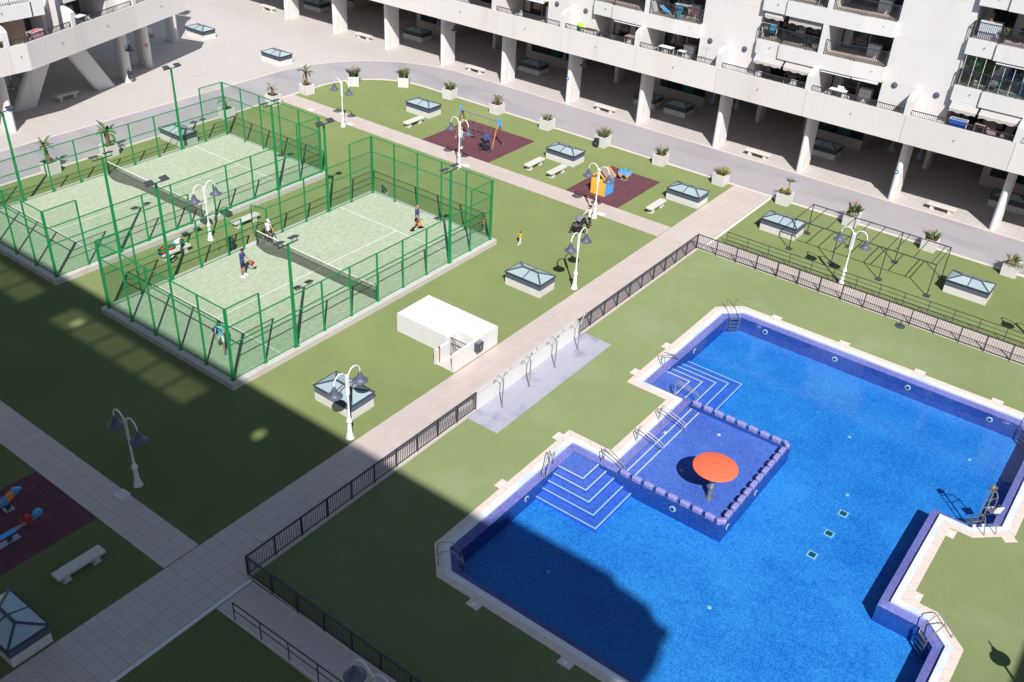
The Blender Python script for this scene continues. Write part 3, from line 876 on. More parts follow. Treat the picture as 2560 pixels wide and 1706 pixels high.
# angled part: y runs from 0 at the bend to -18.5 at the free end
EL = -18.52
def place(objs, root):
    for o in objs: o.parent = root
s = MB(); s.prism([(.205,EL+.2),(.205,-.08),(20,-6.2),(14,EL+.2)], ZB0, ZB0+.28); s.build("soffit", 'soffit', mA)
s = MB(); s.prism([(.205,-.02),(.205,20),(20,20),(20,.1)], ZB0, ZB0+.28); s.build("soffit", 'soffit', mS)
s = MB(); s.box(.205,EL+.2,ZB0+.28,BACK+2,-.1,ZF1); s.build("terrace_floor", 'terrfloor', mA)
s = MB(); s.box(.2,-.5,ZB0+.28,BACK+.4,22,ZF1-.004); s.build("terrace_floor", 'terrfloor', mS)
for a, c in ((EL,-12.01),(-12.01,-4.94),(-4.94,-1.75),(-1.75,0.0)):
    p = MB(); p.box(0,a+(.0 if a==EL else .008),ZB0-.004,.2,c-.008,ZB1); o = p.build("parapet_panel", 'band', mA)
    if c-a > 3: spout(o, 0, (a+c)/2, 5.83)
p = MB(); p.box(.2,EL,ZB0-.004,9,EL+.2,ZB1); p.build("parapet_panel", 'band', mA)
for a, c in ((0,1.4),(1.4,8.5),(8.5,16)):
    p = MB(); p.box(0,a+.006,ZB0-.002,.2,c-.008,ZB1); o = p.build("parapet_panel", 'band', mS)
spout(mS, 0, .6, 5.83)
divider(mA, -4.94, False); divider(mA, -12.01, False); divider(mS, 1.4, True); divider(mS, 8.5, False)
for a, c in ((-4.66,-.05),(-11.7,-5.22),(EL+.3,-12.3)): railing(mA, [(.10,a),(.10,c)], ZB1, ZB1+.40, .13)
for a, c in ((.05,1.12),(1.68,8.2)): railing(mS, [(.10,a),(.10,c)], ZB1, ZB1+.40, .13)
# straight part: loggia block round the first divider
z0, z1 = zpar(2)
b = MB(); b.prism([(BACK,-2.6),(BACK,8),(1.13,8),(1.13,-2.42)], z0, z1); bal = b.build("balcony", 'wall', mS)
b = MB(); b.box(1.10,-1.52,z0-.01,1.16,-1.44,z1); b.build("balcony_joint", 'bin', bal)
railing(bal, [(1.18,7.9),(1.18,-1.4)], z1, z1+1.03)
b = MB(); b.box(1.13,-2.42,z1,1.35,-1.45,z1+.95); b.build("parapet_end", 'wall', bal)
spout(bal, 1.13, .75, z0+.62)
b = MB(); b.box(BACK,-3.0,ZB0+.3,BACK+.35,9,15); b.build("loggia_wall", 'wall', mS)
b = MB(); b.box(2.6,-1.5,ZF1,BACK,.15,z0); b.build("wall_pier", 'brownwall', mS)
window(mS, .2, 1.15, ZF1+.02, z0, 2.55, 1, False); window(mS, 1.65, 5.2, ZF1+.02, z0, BACK-.02, 3, True)
s = MB(); s.box(BACK-.2,-3.35,ZF1,BACK-.02,-1.52,z0+2); s.build("dark_panel", 'dark_panel', mS)
b = MB(); b.box(WALL,-3.55,ZF1,BACK+.3,-3.35,15); b.build("outer_wall", 'wall', mS)
# angled part: wall beside the divider, loggia, wall, end
b = MB(); b.box(WALL,-5.6,ZF1,BACK+.3,-3.62,15); b.build("outer_wall", 'wall', mA)
b = MB(); b.box(BACK,-10.6,ZB0+.3,BACK+.35,-5.4,15); b.build("loggia_wall", 'wall', mA)
b = MB(); b.box(BACK-.7,-8.05,ZF1,BACK,-7.2,ZF1+4); b.build("wall_pier", 'brownwall', mA)
window(mA, -7.1, -5.7, ZF1+.02, ZF1+2.1, BACK-.02, 2, True); s = MB(); s.box(BACK-.05,-10.2,ZF1,BACK-.01,-8.1,ZF1+2.1); s.build("dark_panel", 'dark_panel', mA)
b = MB(); b.prism([(BACK,-10.3),(BACK,-5.6),(1.13,-5.6),(1.13,-10.3)], z0, z1); bal2 = b.build("balcony", 'wall', mA); railing(bal2, [(1.18,-5.65),(1.18,-10.25)], z1, z1+1.03)
b = MB(); b.box(WALL,-15.6,ZF1,BACK+.3,-10.4,15.5); b.build("outer_wall", 'wall', mA)
b = MB(); b.box(BACK,-15.6,ZF1,13,-3,18.5); b.build("inner_core", 'wall', mA)
b = MB(); b.box(BACK,-3,ZF1,13,20,18.5); b.build("inner_core", 'wall', mS)
for k in range(2,6):
    za, zb_ = zpar(k); b = MB(); b.box(2.2,-17.3+(k%2)*.9,za,8.5,-15.6,zb_); b.build("end_balcony", 'wall', mA)
# piers of the left wing (world positions)
def wpier(poly0, poly1, z0=0, z1=ZB0+.002):
    m = MB(); nn = len(poly0)
    m.add([(x,y,z0) for x,y in poly0]+[(x,y,z1) for x,y in poly1], [(i,(i+1)%nn,nn+(i+1)%nn,nn+i) for i in range(nn)]+[tuple(range(nn-1,-1,-1)),tuple(range(nn,2*nn))])
    return m.build("pier", 'pillar', bL, True, org=(11.6,35.33,0))
def capw(x0, x1, y0, y1): 
    return capsule(x0, x1, (y0+y1)/2, y1-y0)
def rot_capsule(cx, cy, L, w, ang):
    c, s_ = math.cos(ang), math.sin(ang)
    return [(cx+x*c-y*s_, cy+x*s_+y*c) for x, y in capsule(-L/2, L/2, 0, w)]
wpier(capw(12.25,14.2,40.7,41.3), capw(15.0,16.95,40.7,41.3))
wpier(capw(19.4,21.2,40.7,41.3), capw(16.62,18.45,40.7,41.3))
q = rot_capsule(22.75,41.6,1.9,.7,R(75)); wpier(q, q)
q = rot_capsule(26.2,43.7,1.8,.75,R(80)); wpier(q, q)
q = rot_capsule(32.4,48.2,1.5,.75,R(80)); wpier(q, q)
q = rot_capsule(10.15,38.3,2.7,.5,R(88)); wpier(q, q)
for cx, cy in ((17.5,48.5),(14.5,46.5),(24,52)):
    q = rot_capsule(cx,cy,1.6,.8,R(90)); wpier(q, q)
lantern(bL, 22.55-11.6, 40.85-35.33-.35, -1, 2.95) if False else None
def lantern_w(x, y, dx, dy, z):
    a = MB(); pts = []
    for q in range(11):
        t = PI*q/10; h = .40-.40*math.cos(t)
        pts.append((x+dx*h, y+dy*h, z+.62+.34*math.sin(t)))
    pts = [(x,y,z+.2)]+pts+[(x+dx*.8,y+dy*.8,z+.5)]
    a.tube(pts, .028, 8); o = a.build("wall_lantern", 'whiteconc', bL, True, org=(11.6,35.33,0))
    s = MB(); b = MB(); bell(s, b, (x+dx*.8, y+dy*.8, z))
    s.build("lamp_shade", 'lampshade', o, True, org=(11.6,35.33,0)); b.build("lamp_bowl", 'bowl', o, True, org=(11.6,35.33,0))
lantern_w(22.55,40.72, .25,-.45, 2.75); lantern_w(10.3,37.6,.9,.0,3.1)
sign(bL, (25.95-11.6,42.80-35.33,1.97), (PI/2,0,0), 'signred', 'white', "round_sign"); sign(bL, (10.12-11.6,36.93-35.33,1.75), (PI/2,0,0), 'signblue', 'white', "round_sign")

# ---- buildings behind the camera: they cast the large shade over the near lawn
bN = thing("apartment_building", "tall cream apartment building behind the viewpoint that shades the near lawn", "building", (-36,0,0))
H1 = 34.6; XE = .62-.745*H1                     # roof edge that draws the straight shade line
def nb(x0,y0,z0,x1,y1,z1,name,m='wall'):
    b = MB(); b.box(x0,y0,z0,x1,y1,z1); return b.build(name, m, bN, org=(-36,0,0))
YE = -23.9-.712*H1
DX, DY = -.745*H1, -.712*H1
# roof: a beam, an open pergola strip behind it, then the main roof
def gx(x): return x+DX
def gy(y): return y+DY
nb(gx(-.70), gy(-24.3), H1-.35, gx(.62), 60, H1, "roof_beam")
nb(gx(-60), gy(-23.3), 0, gx(-2.48), gy(2.42), H1, "tower_block")
nb(gx(-60), gy(2.42), 0, gx(-2.48), 60, H1, "tower_block")
nb(gx(-2.48), gy(-23.3), H1-.36, gx(-.70), gy(-3.97), H1-.02, "roof_slab")
nb(gx(-2.48), gy(-3.37), H1-.36, gx(-.70), gy(.7), H1-.02, "roof_slab")
nb(gx(-2.48), gy(-3.97), H1-.1, gx(-1.98), gy(-3.37), H1-.02, "roof_slab"); nb(gx(-1.36), gy(-3.97), H1-.1, gx(-.70), gy(-3.37), H1-.02, "roof_slab")
for k in range(5): 
    nb(gx(-2.48), gy(2.42+1.92*k), H1-.2, gx(-.70), gy(2.54+1.92*k), H1-.02, "pergola_bar")
nb(gx(-2.48), gy(12.1), H1-.36, gx(-.70), gy(14.6), H1-.02, "roof_slab")
for k in range(2): nb(gx(-2.48), gy(16.4+1.9*k), H1-.2, gx(-.70), gy(16.5+1.9*k), H1-.02, "pergola_bar")
nb(gx(-2.48), gy(20.0), H1-.36, gx(-.70), 60, H1-.02, "roof_slab")
# unseen grey sheet added over the pergola strip to dim its sun patches
M['sundimmer'] = see_through("sun_dimming_film", (.42,.42,.42), 0)
b = MB(); b.box(gx(-2.48), gy(.7), H1-.015, gx(-.70), gy(10.15), H1-.005); b.box(gx(-2.48), gy(10.75), H1-.015, gx(-.70), gy(20), H1-.005); b.box(gx(-2.48), gy(10.15), H1-.015, gx(-2.02), gy(10.75), H1-.005); b.box(gx(-1.40), gy(10.15), H1-.015, gx(-.70), gy(10.75), H1-.005); b.build("sun_dimming_sheet", 'sundimmer', bN, org=(-36,0,0))
# rounded end towards the pool
for k, (xx, yy) in enumerate(((.2,-23.7),(-.3,-24.1),(-.9,-24.45))):
    pass
b = MB(); b.prism([(gx(-2.4),gy(-20.6)),(gx(1.62),gy(-20.9)),(gx(1.30),gy(-21.4)),(gx(1.12),gy(-23.1)),(gx(.55),gy(-23.85)),(gx(-.1),gy(-24.3)),(gx(-1.0),gy(-24.55)),(gx(-2.4),gy(-24.6))], H1-.5, H1+.01)
b.build("roof_end", 'wall', bN, org=(-36,0,0))
b = MB(); b.prism([(gx(.5),gy(-15.3)),(gx(1.60),gy(-15.6)),(gx(1.60),gy(-21.2)),(gx(.5),gy(-21.2))], H1-.42, H1-.03); b.build("roof_end", 'wall', bN, org=(-36,0,0))
bS = thing("apartment_building", "cream apartment wing outside the frame at the near end of the pool", "building", (30,-60,0))
b = MB(); b.box(-10, -34.62-.712*18-14, 0, 70, -34.62-.712*18, 18); b.build("tower_block", 'wall', bS, org=(30,-60,0))
# fold the two fronts of the left wing into the building itself
for front in (mS, mA):
    for ch in list(front.children):
        mb_ = front.matrix_basis @ ch.matrix_basis if False else Matrix.Rotation(front.rotation_euler[2], 4, 'Z') @ ch.matrix_basis
        ch.parent = bL; ch.matrix_basis = mb_
    bpy.data.objects.remove(front)
# ---------------------------------------------------------------- padel courts
def court(y0, label, gate_side):
    Z = .33
    c = thing("padel_court", label, "padel court", (0, y0, 0), 0, "padel courts")
    k = MB(); k.bbox(-.30,-.32,0, 20.40,10.42,Z,.012); k.build("court_kerb", 'concrete', c)
    k = MB(); k.box(-.30,-.325,.19,20.40,-.318,.20); k.build("kerb_joint", 'brownwall', c)
    t = MB(); t.box(.06,.06,Z, 20.04,10.04,Z+.006); t.build("court_carpet", 'courtturf', c)
    s = MB()
    s.box(.06,9.72,Z+.006,20.04,10.04,Z+.0085); s.box(.06,.06,Z+.006,.5,9.72,Z+.0085); s.box(19.6,.06,Z+.006,20.04,9.72,Z+.0085)
    l = MB()
    for x in (3.05,17.0): l.box(x-.025,.06,Z+.009,x+.025,10.04,Z+.013)
    l.box(3.075,5.03,Z+.009,16.975,5.08,Z+.013)
    l.build("court_line", 'line', c)
    # posts
    W = .08
    def post(x, y, h, w=W):
        p = MB(); p.box(x-w/2,y-w/2,Z,x+w/2,y+w/2,Z+h); p.box(x-.11,y-.09,Z,x+.11,y+.09,Z+.015); p.build("post", 'green', c)
    def rail(a, b_, z, w=.05):
        p = MB(); p.bar((*a,Z+z),(*b_,Z+z),w); p.build("rail", 'green', c)
    def panel(a, b_, za, zb, m, nm):
        p = MB(); a = Vector((*a,0)); b_ = Vector((*b_,0)); n = (b_-a).cross(Vector((0,0,1))).normalized()*.006
        p.add([a-n+Vector((0,0,Z+za)),b_-n+Vector((0,0,Z+za)),b_-n+Vector((0,0,Z+zb)),a-n+Vector((0,0,Z+zb))], [(0,1,2,3)])
        p.build(nm, m, c)
    L = 20.1; D = 10.1
    for x in (0,L):
        for q in range(6):
            y = min(D, 2.02*q); post(x, y, 4.0 if True else 3, .12 if q in (0,5) else .075)
        rail((x,0),(x,D),4.0); rail((x,0),(x,D),2.97)
        for q in range(5): panel((x,2.02*q+.04),(x,2.02*q+1.98),.02,2.95,'courtglass',"glass_panel")
        panel((x,.04),(x,D-.04),3.0,3.97,'mesh',"mesh_panel")
    for y in (0,D):
        inner = (y == gate_side)
        xs = [2,4,6,8,10.05,12.1,14.1,16.1,18.1]
        if inner: xs = [2,4,6,8,9.1,11.0,12.1,14.1,16.1,18.1]
        for x in xs:
            h = 4.0 if x in (2,18.1) else 2.97
            if x in (4,16.1): continue
            if inner and x in (9.1,11.0): h = 2.0
            post(x, y, h, .075)
        rail((0,y),(2,y),4.0); rail((18.1,y),(L,y),4.0); rail((0,y),(L,y),2.97)
        if inner: rail((0,y),(9.1,y),1.98); rail((11.0,y),(L,y),1.98)
        else: rail((0,y),(L,y),1.98)
        for a, b_ in (((0,2)),((18.1,L))):
            panel((a+.05,y),(b_-.05,y),.02,2.95,'courtglass',"glass_panel"); panel((a+.05,y),(b_-.05,y),3.0,3.97,'mesh',"mesh_panel")
        for a, b_ in ((2,4),(16.1,18.1)):
            panel((a+.05,y),(b_-.05,y),.02,1.96,'courtglass',"glass_panel"); panel((a+.05,y),(b_-.05,y),2.0,2.95,'mesh',"mesh_panel")
        segs = [(4,9.1),(11.0,16.1)] if inner else [(4,8),(8,12.1),(12.1,16.1)]
        for a, b_ in segs:
            panel((a+.05,y),(b_-.05,y),.02,2.95,'mesh',"mesh_panel")
        if inner: panel((9.1,y),(11.0,y),2.0,2.95,'mesh',"mesh_panel")
        rail((0,y),(L,y),.03,.03) if not inner else (rail((0,y),(9.1,y),.03,.03), rail((11,y),(L,y),.03,.03))
        # floodlight masts
        for x in (4,16.1):
            oy = -.06 if y == 0 else .06
            m = MB(); m.add([(x-.075,y+oy-.075,Z),(x+.075,y+oy-.075,Z),(x+.075,y+oy+.075,Z),(x-.075,y+oy+.075,Z),(x-.05,y+oy-.05,Z+5.86),(x+.05,y+oy-.05,Z+5.86),(x+.05,y+oy+.05,Z+5.86),(x-.05,y+oy+.05,Z+5.86)],
                      [(0,3,2,1),(4,5,6,7),(0,1,5,4),(1,2,6,5),(2,3,7,6),(3,0,4,7)])
            m.box(x-.17,y+oy-.12,Z,x+.17,y+oy+.12,Z+.02)
            ms = m.build("floodlight_mast", 'green', c)
            f = MB(); f.bar((x-.62,y+oy,Z+5.88),(x+.62,y+oy,Z+5.88),.05); f.build("cross_arm", 'greendark', ms)
            sgn = 1 if y == 0 else -1
            for dx in (-.45,.45):
                f = MB(); rot = Matrix.Rotation(R(18*-sgn), 3, 'X')
                f.cbox((x+dx, y+oy+sgn*.12, Z+6.06), (.44,.36,.07), rot)
                f.bar((x+dx-.16,y+oy,Z+5.9),(x+dx-.16,y+oy+sgn*.1,Z+6.05),.025); f.bar((x+dx+.16,y+oy,Z+5.9),(x+dx+.16,y+oy+sgn*.1,Z+6.05),.025)
                f.build("floodlight", 'bin', ms)
    if gate_side:
        # open gate leaf
        g = MB(); gy = gate_side; sy = 1 if gate_side > 1 else -1
        a = Vector((11.0,gy+sy*.05,Z)); d = Vector((-.25,sy*1.0,0)).normalized()*1.05
        for z in (.05,1.95): g.bar(a+Vector((0,0,z)), a+d+Vector((0,0,z)), .05)
        g.bar(a, a+Vector((0,0,1.97)), .05); g.bar(a+d, a+d+Vector((0,0,1.97)), .05)
        go = g.build("gate", 'green', c)
        p = MB(); p.quad(a+Vector((0,0,.05)), a+d+Vector((0,0,.05)), a+d+Vector((0,0,1.95)), a+Vector((0,0,1.95))); p.build("mesh_panel", 'mesh', go)
    # net
    nx = 10.05
    for y in (.12,9.98):
        p = MB(); p.tube([(nx,y,Z),(nx,y,Z+.95)], .035, 8); p.build("net_post", 'greendark', c)
    ntm = MB(); K = 24; vs = []
    for q in range(K+1):
        y = .12+9.86*q/K; t = abs(2*q/K-1); sag = .04*(1-t*t)
        bulge = -.38*math.exp(-((q-K+3)/3.0)**2)-.10*(1-t*t)
        for zz in (.90-sag, .55, .22, .0): 
            bl = bulge*(.9-zz)/.9
            vs.append((nx+bl, y, Z+.012+zz))
    ntm.add(vs, [(4*q+r, 4*q+r+1, 4*q+5+r, 4*q+4+r) for q in range(K) for r in range(3)])
    net = ntm.build("net", 'net', c, True)
    tp = MB(); tp.tube([(nx,.12+9.86*q/K,Z+.905-.04*(1-(2*q/K-1)**2)) for q in range(K+1)], .028, 6); tp.build("net_band", 'netband', net)
    tp = MB(); tp.tube([(vs[4*q+3][0], vs[4*q+3][1], vs[4*q+3][2]+.01) for q in range(K+1)], .012, 5); tp.build("net_cord", 'black', net)
    return c
court(0.0, "padel court beside the lawn and path, with four players on it and green fencing", 10.1)
court(15.02, "empty padel court with green fencing beside the curved service road", 0)

# ---------------------------------------------------------------- pool fence
mb = MB(); mb.box(-.009,-.009,.06,.009,.009,.97); me_pick = mb.mesh("picket", 'fence')
mb = MB(); mb.box(-.03,-.03,0,.03,.03,1.02); mb.box(-.07,-.07,0,.07,.07,.012); me_fpost = mb.mesh("post", 'fence')
def fence(label, a, b_, sp=.117, pp=1.38, w=.075):
    a = Vector((*a,0)); b_ = Vector((*b_,0)); L = (b_-a).length; ang = math.atan2(b_.y-a.y, b_.x-a.x)
    t = thing("railing_fence", label, "fence", a, ang, "pool fences")
    r = MB(); r.box(0,-w/2,.97,L,w/2,1.005); r.build("top_rail", 'fence', t)
    r = MB(); r.box(0,-.02,.07,L,.02,.10); r.build("bottom_rail", 'fence', t)
    k = int(round(L/pp))
    for i in range(k+1): put("post", me_fpost, t, (L*i/k,0,0), (0,0,0))
    c = int(L/sp)
    for i in range(1, c): put("picket", me_pick, t, (L*i/c,0,0))
    kb = MB(); kb.box(-.05,-.035,-.02,L+.05,.035,.020); kb.build("fence_kerb", 'kerb', t)
    return t
fence("dark railing fence along the paved path from the near corner to the white shower wall", (-7.60,-10.06), (6.22,-10.06))
fence("dark railing fence along the paved path from the white shower wall to the far corner", (14.90,-10.06), (28.62,-10.06))
fence("dark railing fence at the far end of the pool lawn, beside the sunlit ramp", (28.66,-10.06), (28.66,-36.0), .125)
fence("dark railing fence at the near shaded end of the pool lawn, beside the near ramp", (-7.61,-10.06), (-7.66,-24.0), .117)

def handrail(label, pts, rails, pp, group=None):
    t = thing("handrail", label, "handrail", pts[0], 0, "ramp handrails")
    O = Vector(pts[0]); P = [Vector(q)-O for q in pts]
    for h in rails:
        r = MB(); r.tube([q+Vector((0,0,h)) for q in P], .026 if h == rails[0] else .019, 8); r.build("rail", 'fence', t, True)
    L = (P[-1]-P[0]).length; k = int(L/pp)
    for i in range(k+1):
        q = P[0].lerp(P[-1], i*pp/L)
        p = MB(); p.tube([q+Vector((0,0,-.05)), q+Vector((0,0,rails[0]))], .022, 8); p.build("post", 'fence', t, True)
handrail("two-bar dark handrail along the shaded ramp in the foreground", [(-9.36,-11.42,.05),(-9.36,-24.0,.47)], [.90,.52], 1.45)
handrail("three-bar dark handrail along the sunlit ramp beside the pergola frame", [(30.36,-11.28,.10),(30.36,-36.9,.10)], [.84,.56,.30,.02], 1.43)

# ---------------------------------------------------------------- shower wall and showers
t = thing("shower_wall", "low white wall with a grey coping between the two runs of pool fence", "wall", (10.56,-10.06,0))
b = MB(); b.box(-4.32,-.10,.02,4.32,.10,.985); b.build("wall_body", 'white2' if 'white2' in M else 'whiteconc', t)
b = MB(); b.box(-4.34,-.13,.985,4.34,.13,1.02); b.build("coping", 'concrete', t)
def shower():
    t = thing("pool_shower", "", "shower", (0,0,.022), 0, "pool showers")
    p = MB(); p.tube([(0,0,0),(0,0,1.62)], .03, 10); p.lathe([(.075,0),(.075,.015),(.03,.03)], 12); p.build("pole", 'chrome', t, True)
    for s in (-1,1):
        a = MB(); pts = [(0,0,1.60),(s*.18,0,1.80),(s*.38,0,2.04),(s*.42,0,2.08),(s*.46,0,2.09),(s*.49,0,2.06),(s*.50,0,1.98)]
        a.tube(pts, .017, 8); o = a.build("shower_arm", 'chrome', t, True)
        a = MB(); a.lathe([(.02,.03),(.05,0),(.045,-.01)], 10, (s*.50,0,1.96)); a.build("shower_head", 'chrome', o, True)
    for s in (-1,1):
        k = MB(); k.tube([(0,0,1.05),(s*.06,-.05,1.05),(s*.10,-.12,1.06)], .014, 6); k.build("tap", 'chrome', t, True)
    return t
sh = shower(); sh.location = (7.22,-10.90,.022); sh['label'] = "steel pool shower nearest the shaded end of the white wall"
dup(sh, (9.42,-10.90,.022), R(4), "steel pool shower, second along the wall from the shaded end")
dup(sh, (11.66,-10.90,.022), R(-3), "steel pool shower, third along the wall from the shaded end")
dup(sh, (13.81,-10.88,.022), R(2), "steel pool shower at the far end of the white wall, next to the lattice fence")

# ---------------------------------------------------------------- utility hut (stair head)
t = thing("utility_hut", "low white flat-roofed concrete box with a barred gate, beside the paved path", "hut", (10.1,-4.95,0))
OR = (10.1,-4.95,0)
b = MB(); b.box(9.65,-7.34,0,11.42,-2.53,1.1); b.box(8.87,-6.12,0,9.65,-2.53,1.1); b.build("hut_body", 'whiteconc', t, org=OR)
b = MB(); b.box(8.86,-6.30,1.1,9.66,-6.119,1.104) if False else b.box(9.651,-7.339,1.1,11.419,-2.531,1.113); b.box(8.871,-6.119,1.1,9.651,-2.531,1.113); b.build("roof_render", 'whiteconc', t, org=OR)
b = MB(); b.box(7.86,-7.34,0,9.65,-7.18,1.1); b.build("side_wall", 'whiteconc', t, org=OR)
b = MB(); b.extr([(-.16,0),(0,0),(0,.88),(-.16,.88)], 0, 1); b.v = [(7.82+q[1]*1.05, -6.04+q[0], q[2]) for q in b.v]; b.build("side_wall", 'whiteconc', t, org=OR)
b = MB(); b.box(7.86,-7.18,0,9.65,-6.20,.03); b.build("threshold", 'concrete', t, org=OR)
g = MB()
for z in (.06,.72,1.08): g.bar((9.0,-7.16,z),(9.0,-6.16,z),.03)
for q in range(11): g.bar((9.0,-7.16+q*.1,.06),(9.0,-7.16+q*.1,1.08),.016)
g.build("barred_gate", 'fence', t, org=OR)
g = MB(); g.box(8.02,-6.21,.05,8.09,-6.14,1.0); g.build("gate_post", 'wood', t, org=OR)
t = thing("litter_bin", "dark square litter bin fixed to the wall of the white concrete hut", "litter bin", (9.66,-7.46,.42))
b = MB(); b.add([(-.22,.11,.10),(.22,.11,.10),(.22,-.13,.10),(-.22,-.13,.10),(-.22,.11,.62),(.22,.11,.62),(.22,-.16,.62),(-.22,-.16,.62),(0,.11,0),(0,-.05,0)],
                [(4,7,6,5),(0,4,5,1),(1,5,6,2),(2,6,7,3),(3,7,4,0),(0,1,8),(2,3,9),(1,2,9,8),(3,0,8,9)]); b.build("bin_body", 'bin', t)
b = MB(); b.box(-.20,-.13,.62,.20,.09,.63); b.build("bin_lid", 'fabgrey', t)
b = MB(); b.box(-.05,-.17,.28,.05,-.155,.46); b.build("bin_label", 'fabgrey', t)
# ---------------------------------------------------------------- lamp posts
def lamp_post():
    t = thing("lamp_post", "", "lamp post", (0,0,0), 0, "white lamp posts")
    p = MB(); p.lathe([(.20,0),(.20,.03),(.165,.06),(.16,.22),(.135,.26),(.115,.30),(.095,.80),(.085,.86),(.125,.90),(.135,.97),(.125,1.04),(.085,1.09),(.095,1.13),(.06,1.18),(.052,1.25),(.045,2.40),(.05,2.45),(.05,3.40),(.065,3.43),(.05,3.48),(.02,3.55),(.0,3.58)], 16)
    p.build("pole", 'lampwhite', t, True)
    for s in (-1,1):
        a = MB(); pts = [(s*.075,0,2.42),(s*.075,0,2.9),(s*.075,0,3.30)]
        pts += [(s*(.075+.355-.355*math.cos(R(q))), 0, 3.36+.40*math.sin(R(q))) for q in range(15,181,15)]
        pts += [(s*.785,0,3.28)]
        a.tube(pts, .032, 8); a.box(s*.03,-.03,2.5,s*.09,.03,2.54); a.box(s*.03,-.03,3.2,s*.09,.03,3.24)
        ar = a.build("lamp_arm", 'lampwhite', t, True)
        sh_, bo = MB(), MB(); bell(sh_, bo, (s*.785,0,2.80), 1.0)
        sh_.build("lamp_shade", 'lampshade', ar, True); bo.build("lamp_bowl", 'bowl', ar, True)
    return t
lp = lamp_post(); lp.location = (-7.22,-2.62,0); lp.rotation_euler = (0,0,R(90)); lp['label'] = "white double lamp post in full shade on the dark lawn beside the near cross path"
for x, y, rz, lab in ((.80,-7.08,0,"white double lamp post in front of a skylight, at the edge of the big shade"),
    (19.10,-7.08,0,"white double lamp post beside the paved path between a skylight and the double stroller"),
    (27.85,-2.78,90,"white double lamp post in front of the yellow and blue playhouse"),
    (27.92,9.04,90,"white double lamp post in front of the swing set"),
    (27.90,20.82,90,"white double lamp post farthest back, beside the far cross path near the padel fence corner"),
    (8.90,12.98,0,"white double lamp post standing between the two padel courts"),
    (30.45,-18.97,90,"white double lamp post between the far ramp handrail and the pergola frame"),
    (30.45,-30.95,90,"white double lamp post past the right edge, its shadow showing by the far handrail"),
    (-9.80,-18.85,90,"white double lamp post cut off by the bottom edge beside the shaded ramp"),
    (4.50,-36.60,43.7,"white lamp post outside the bottom right corner, casting its shadow on the pool lawn")):
    dup(lp, (x,y,0), R(rz), lab)

# ---------------------------------------------------------------- skylights
def skylight():
    t = thing("roof_skylight", "", "skylight", (0,0,0), 0, "glazed skylights")
    hx, hy = .74, 1.25
    b = MB(); b.bbox(-hx,-hy,0,hx,hy,.44,.01); b.build("curb", 'planter', t)
    b = MB(); b.box(-hx+.03,-hy+.03,.44,hx-.03,hy-.03,.80); bx = b.build("louvre_box", 'steelblue', t)
    l = MB()
    for k in range(6):
        z = .465+k*.056
        for s in (-1,1):
            l.add([(s*(hx-.03),-hy+.0,z),(s*(hx+.005),-hy+.0,z-.01),(s*(hx+.005),hy,z-.01),(s*(hx-.03),hy,z),(s*(hx-.03),-hy,z+.03),(s*(hx-.03),hy,z+.03)], [(0,1,2,3),(1,4,5,2)] if s>0 else [(3,2,1,0),(2,5,4,1)])
            l.add([(-hx,s*(hy-.03),z),(-hx,s*(hy+.005),z-.01),(hx,s*(hy+.005),z-.01),(hx,s*(hy-.03),z),(-hx,s*(hy-.03),z+.03),(hx,s*(hy-.03),z+.03)], [(0,1,2,3),(1,4,5,2)] if s<0 else [(3,2,1,0),(2,5,4,1)])
    stuff(l.build("louvre_slats", 'louvre', bx))
    ex, ey, z0, z1, rl = hx+.05, hy+.05, .82, 1.10, .52
    f = MB(); f.box(-ex,-ey,.80,ex,-ey+.07,.85); f.box(-ex,ey-.07,.80,ex,ey,.85); f.box(-ex,-ey+.07,.80,-ex+.07,ey-.07,.85); f.box(ex-.07,-ey+.07,.80,ex,ey-.07,.85)
    A = [(-ex+.03,-ey+.03,.84),(ex-.03,-ey+.03,.84),(ex-.03,ey-.03,.84),(-ex+.03,ey-.03,.84)]; P, Q = (0,-rl,z1), (0,rl,z1)
    for a, c in ((A[0],P),(A[1],P),(A[2],Q),(A[3],Q)): f.bar(a, c, .085, .05)
    f.bar(P, Q, .10, .05)
    f.bar((-ex+.03,0,.84),(0,0,z1-.005), .05, .04); f.bar((ex-.03,0,.84),(0,0,z1-.005), .05, .04)
    f.build("glazing_frame", 'steelblue', t)
    def pane(*ps):
        m = MB(); k = len(ps); dn = [(x,y,z-.012) for x,y,z in ps]
        m.add(list(ps)+dn, [tuple(range(k)), tuple(range(2*k-1,k-1,-1))]+[(i,k+i,k+(i+1)%k,(i+1)%k) for i in range(k)]); m.build("pane", 'skyglass', t)
    d = .012
    pane((A[0][0],A[0][1],.84),(A[1][0],A[1][1],.84),(0,-rl,z1-d))
    pane((A[2][0],A[2][1],.84),(A[3][0],A[3][1],.84),(0,rl,z1-d))
    for s in (-1,1):
        X = s*(ex-.03)
        q1 = [(X,-ey+.03,.84),(X,0,.84),(0,0,z1-d),(0,-rl,z1-d)]; q2 = [(X,0,.84),(X,ey-.03,.84),(0,rl,z1-d),(0,0,z1-d)]
        if s < 0: q1.reverse(); q2.reverse()
        pane(*q1); pane(*q2)
    return t
sk = skylight(); sk.location = (2.52,-4.99,0); sk['label'] = "skylight on the lawn behind the lamp post at the edge of the shade"
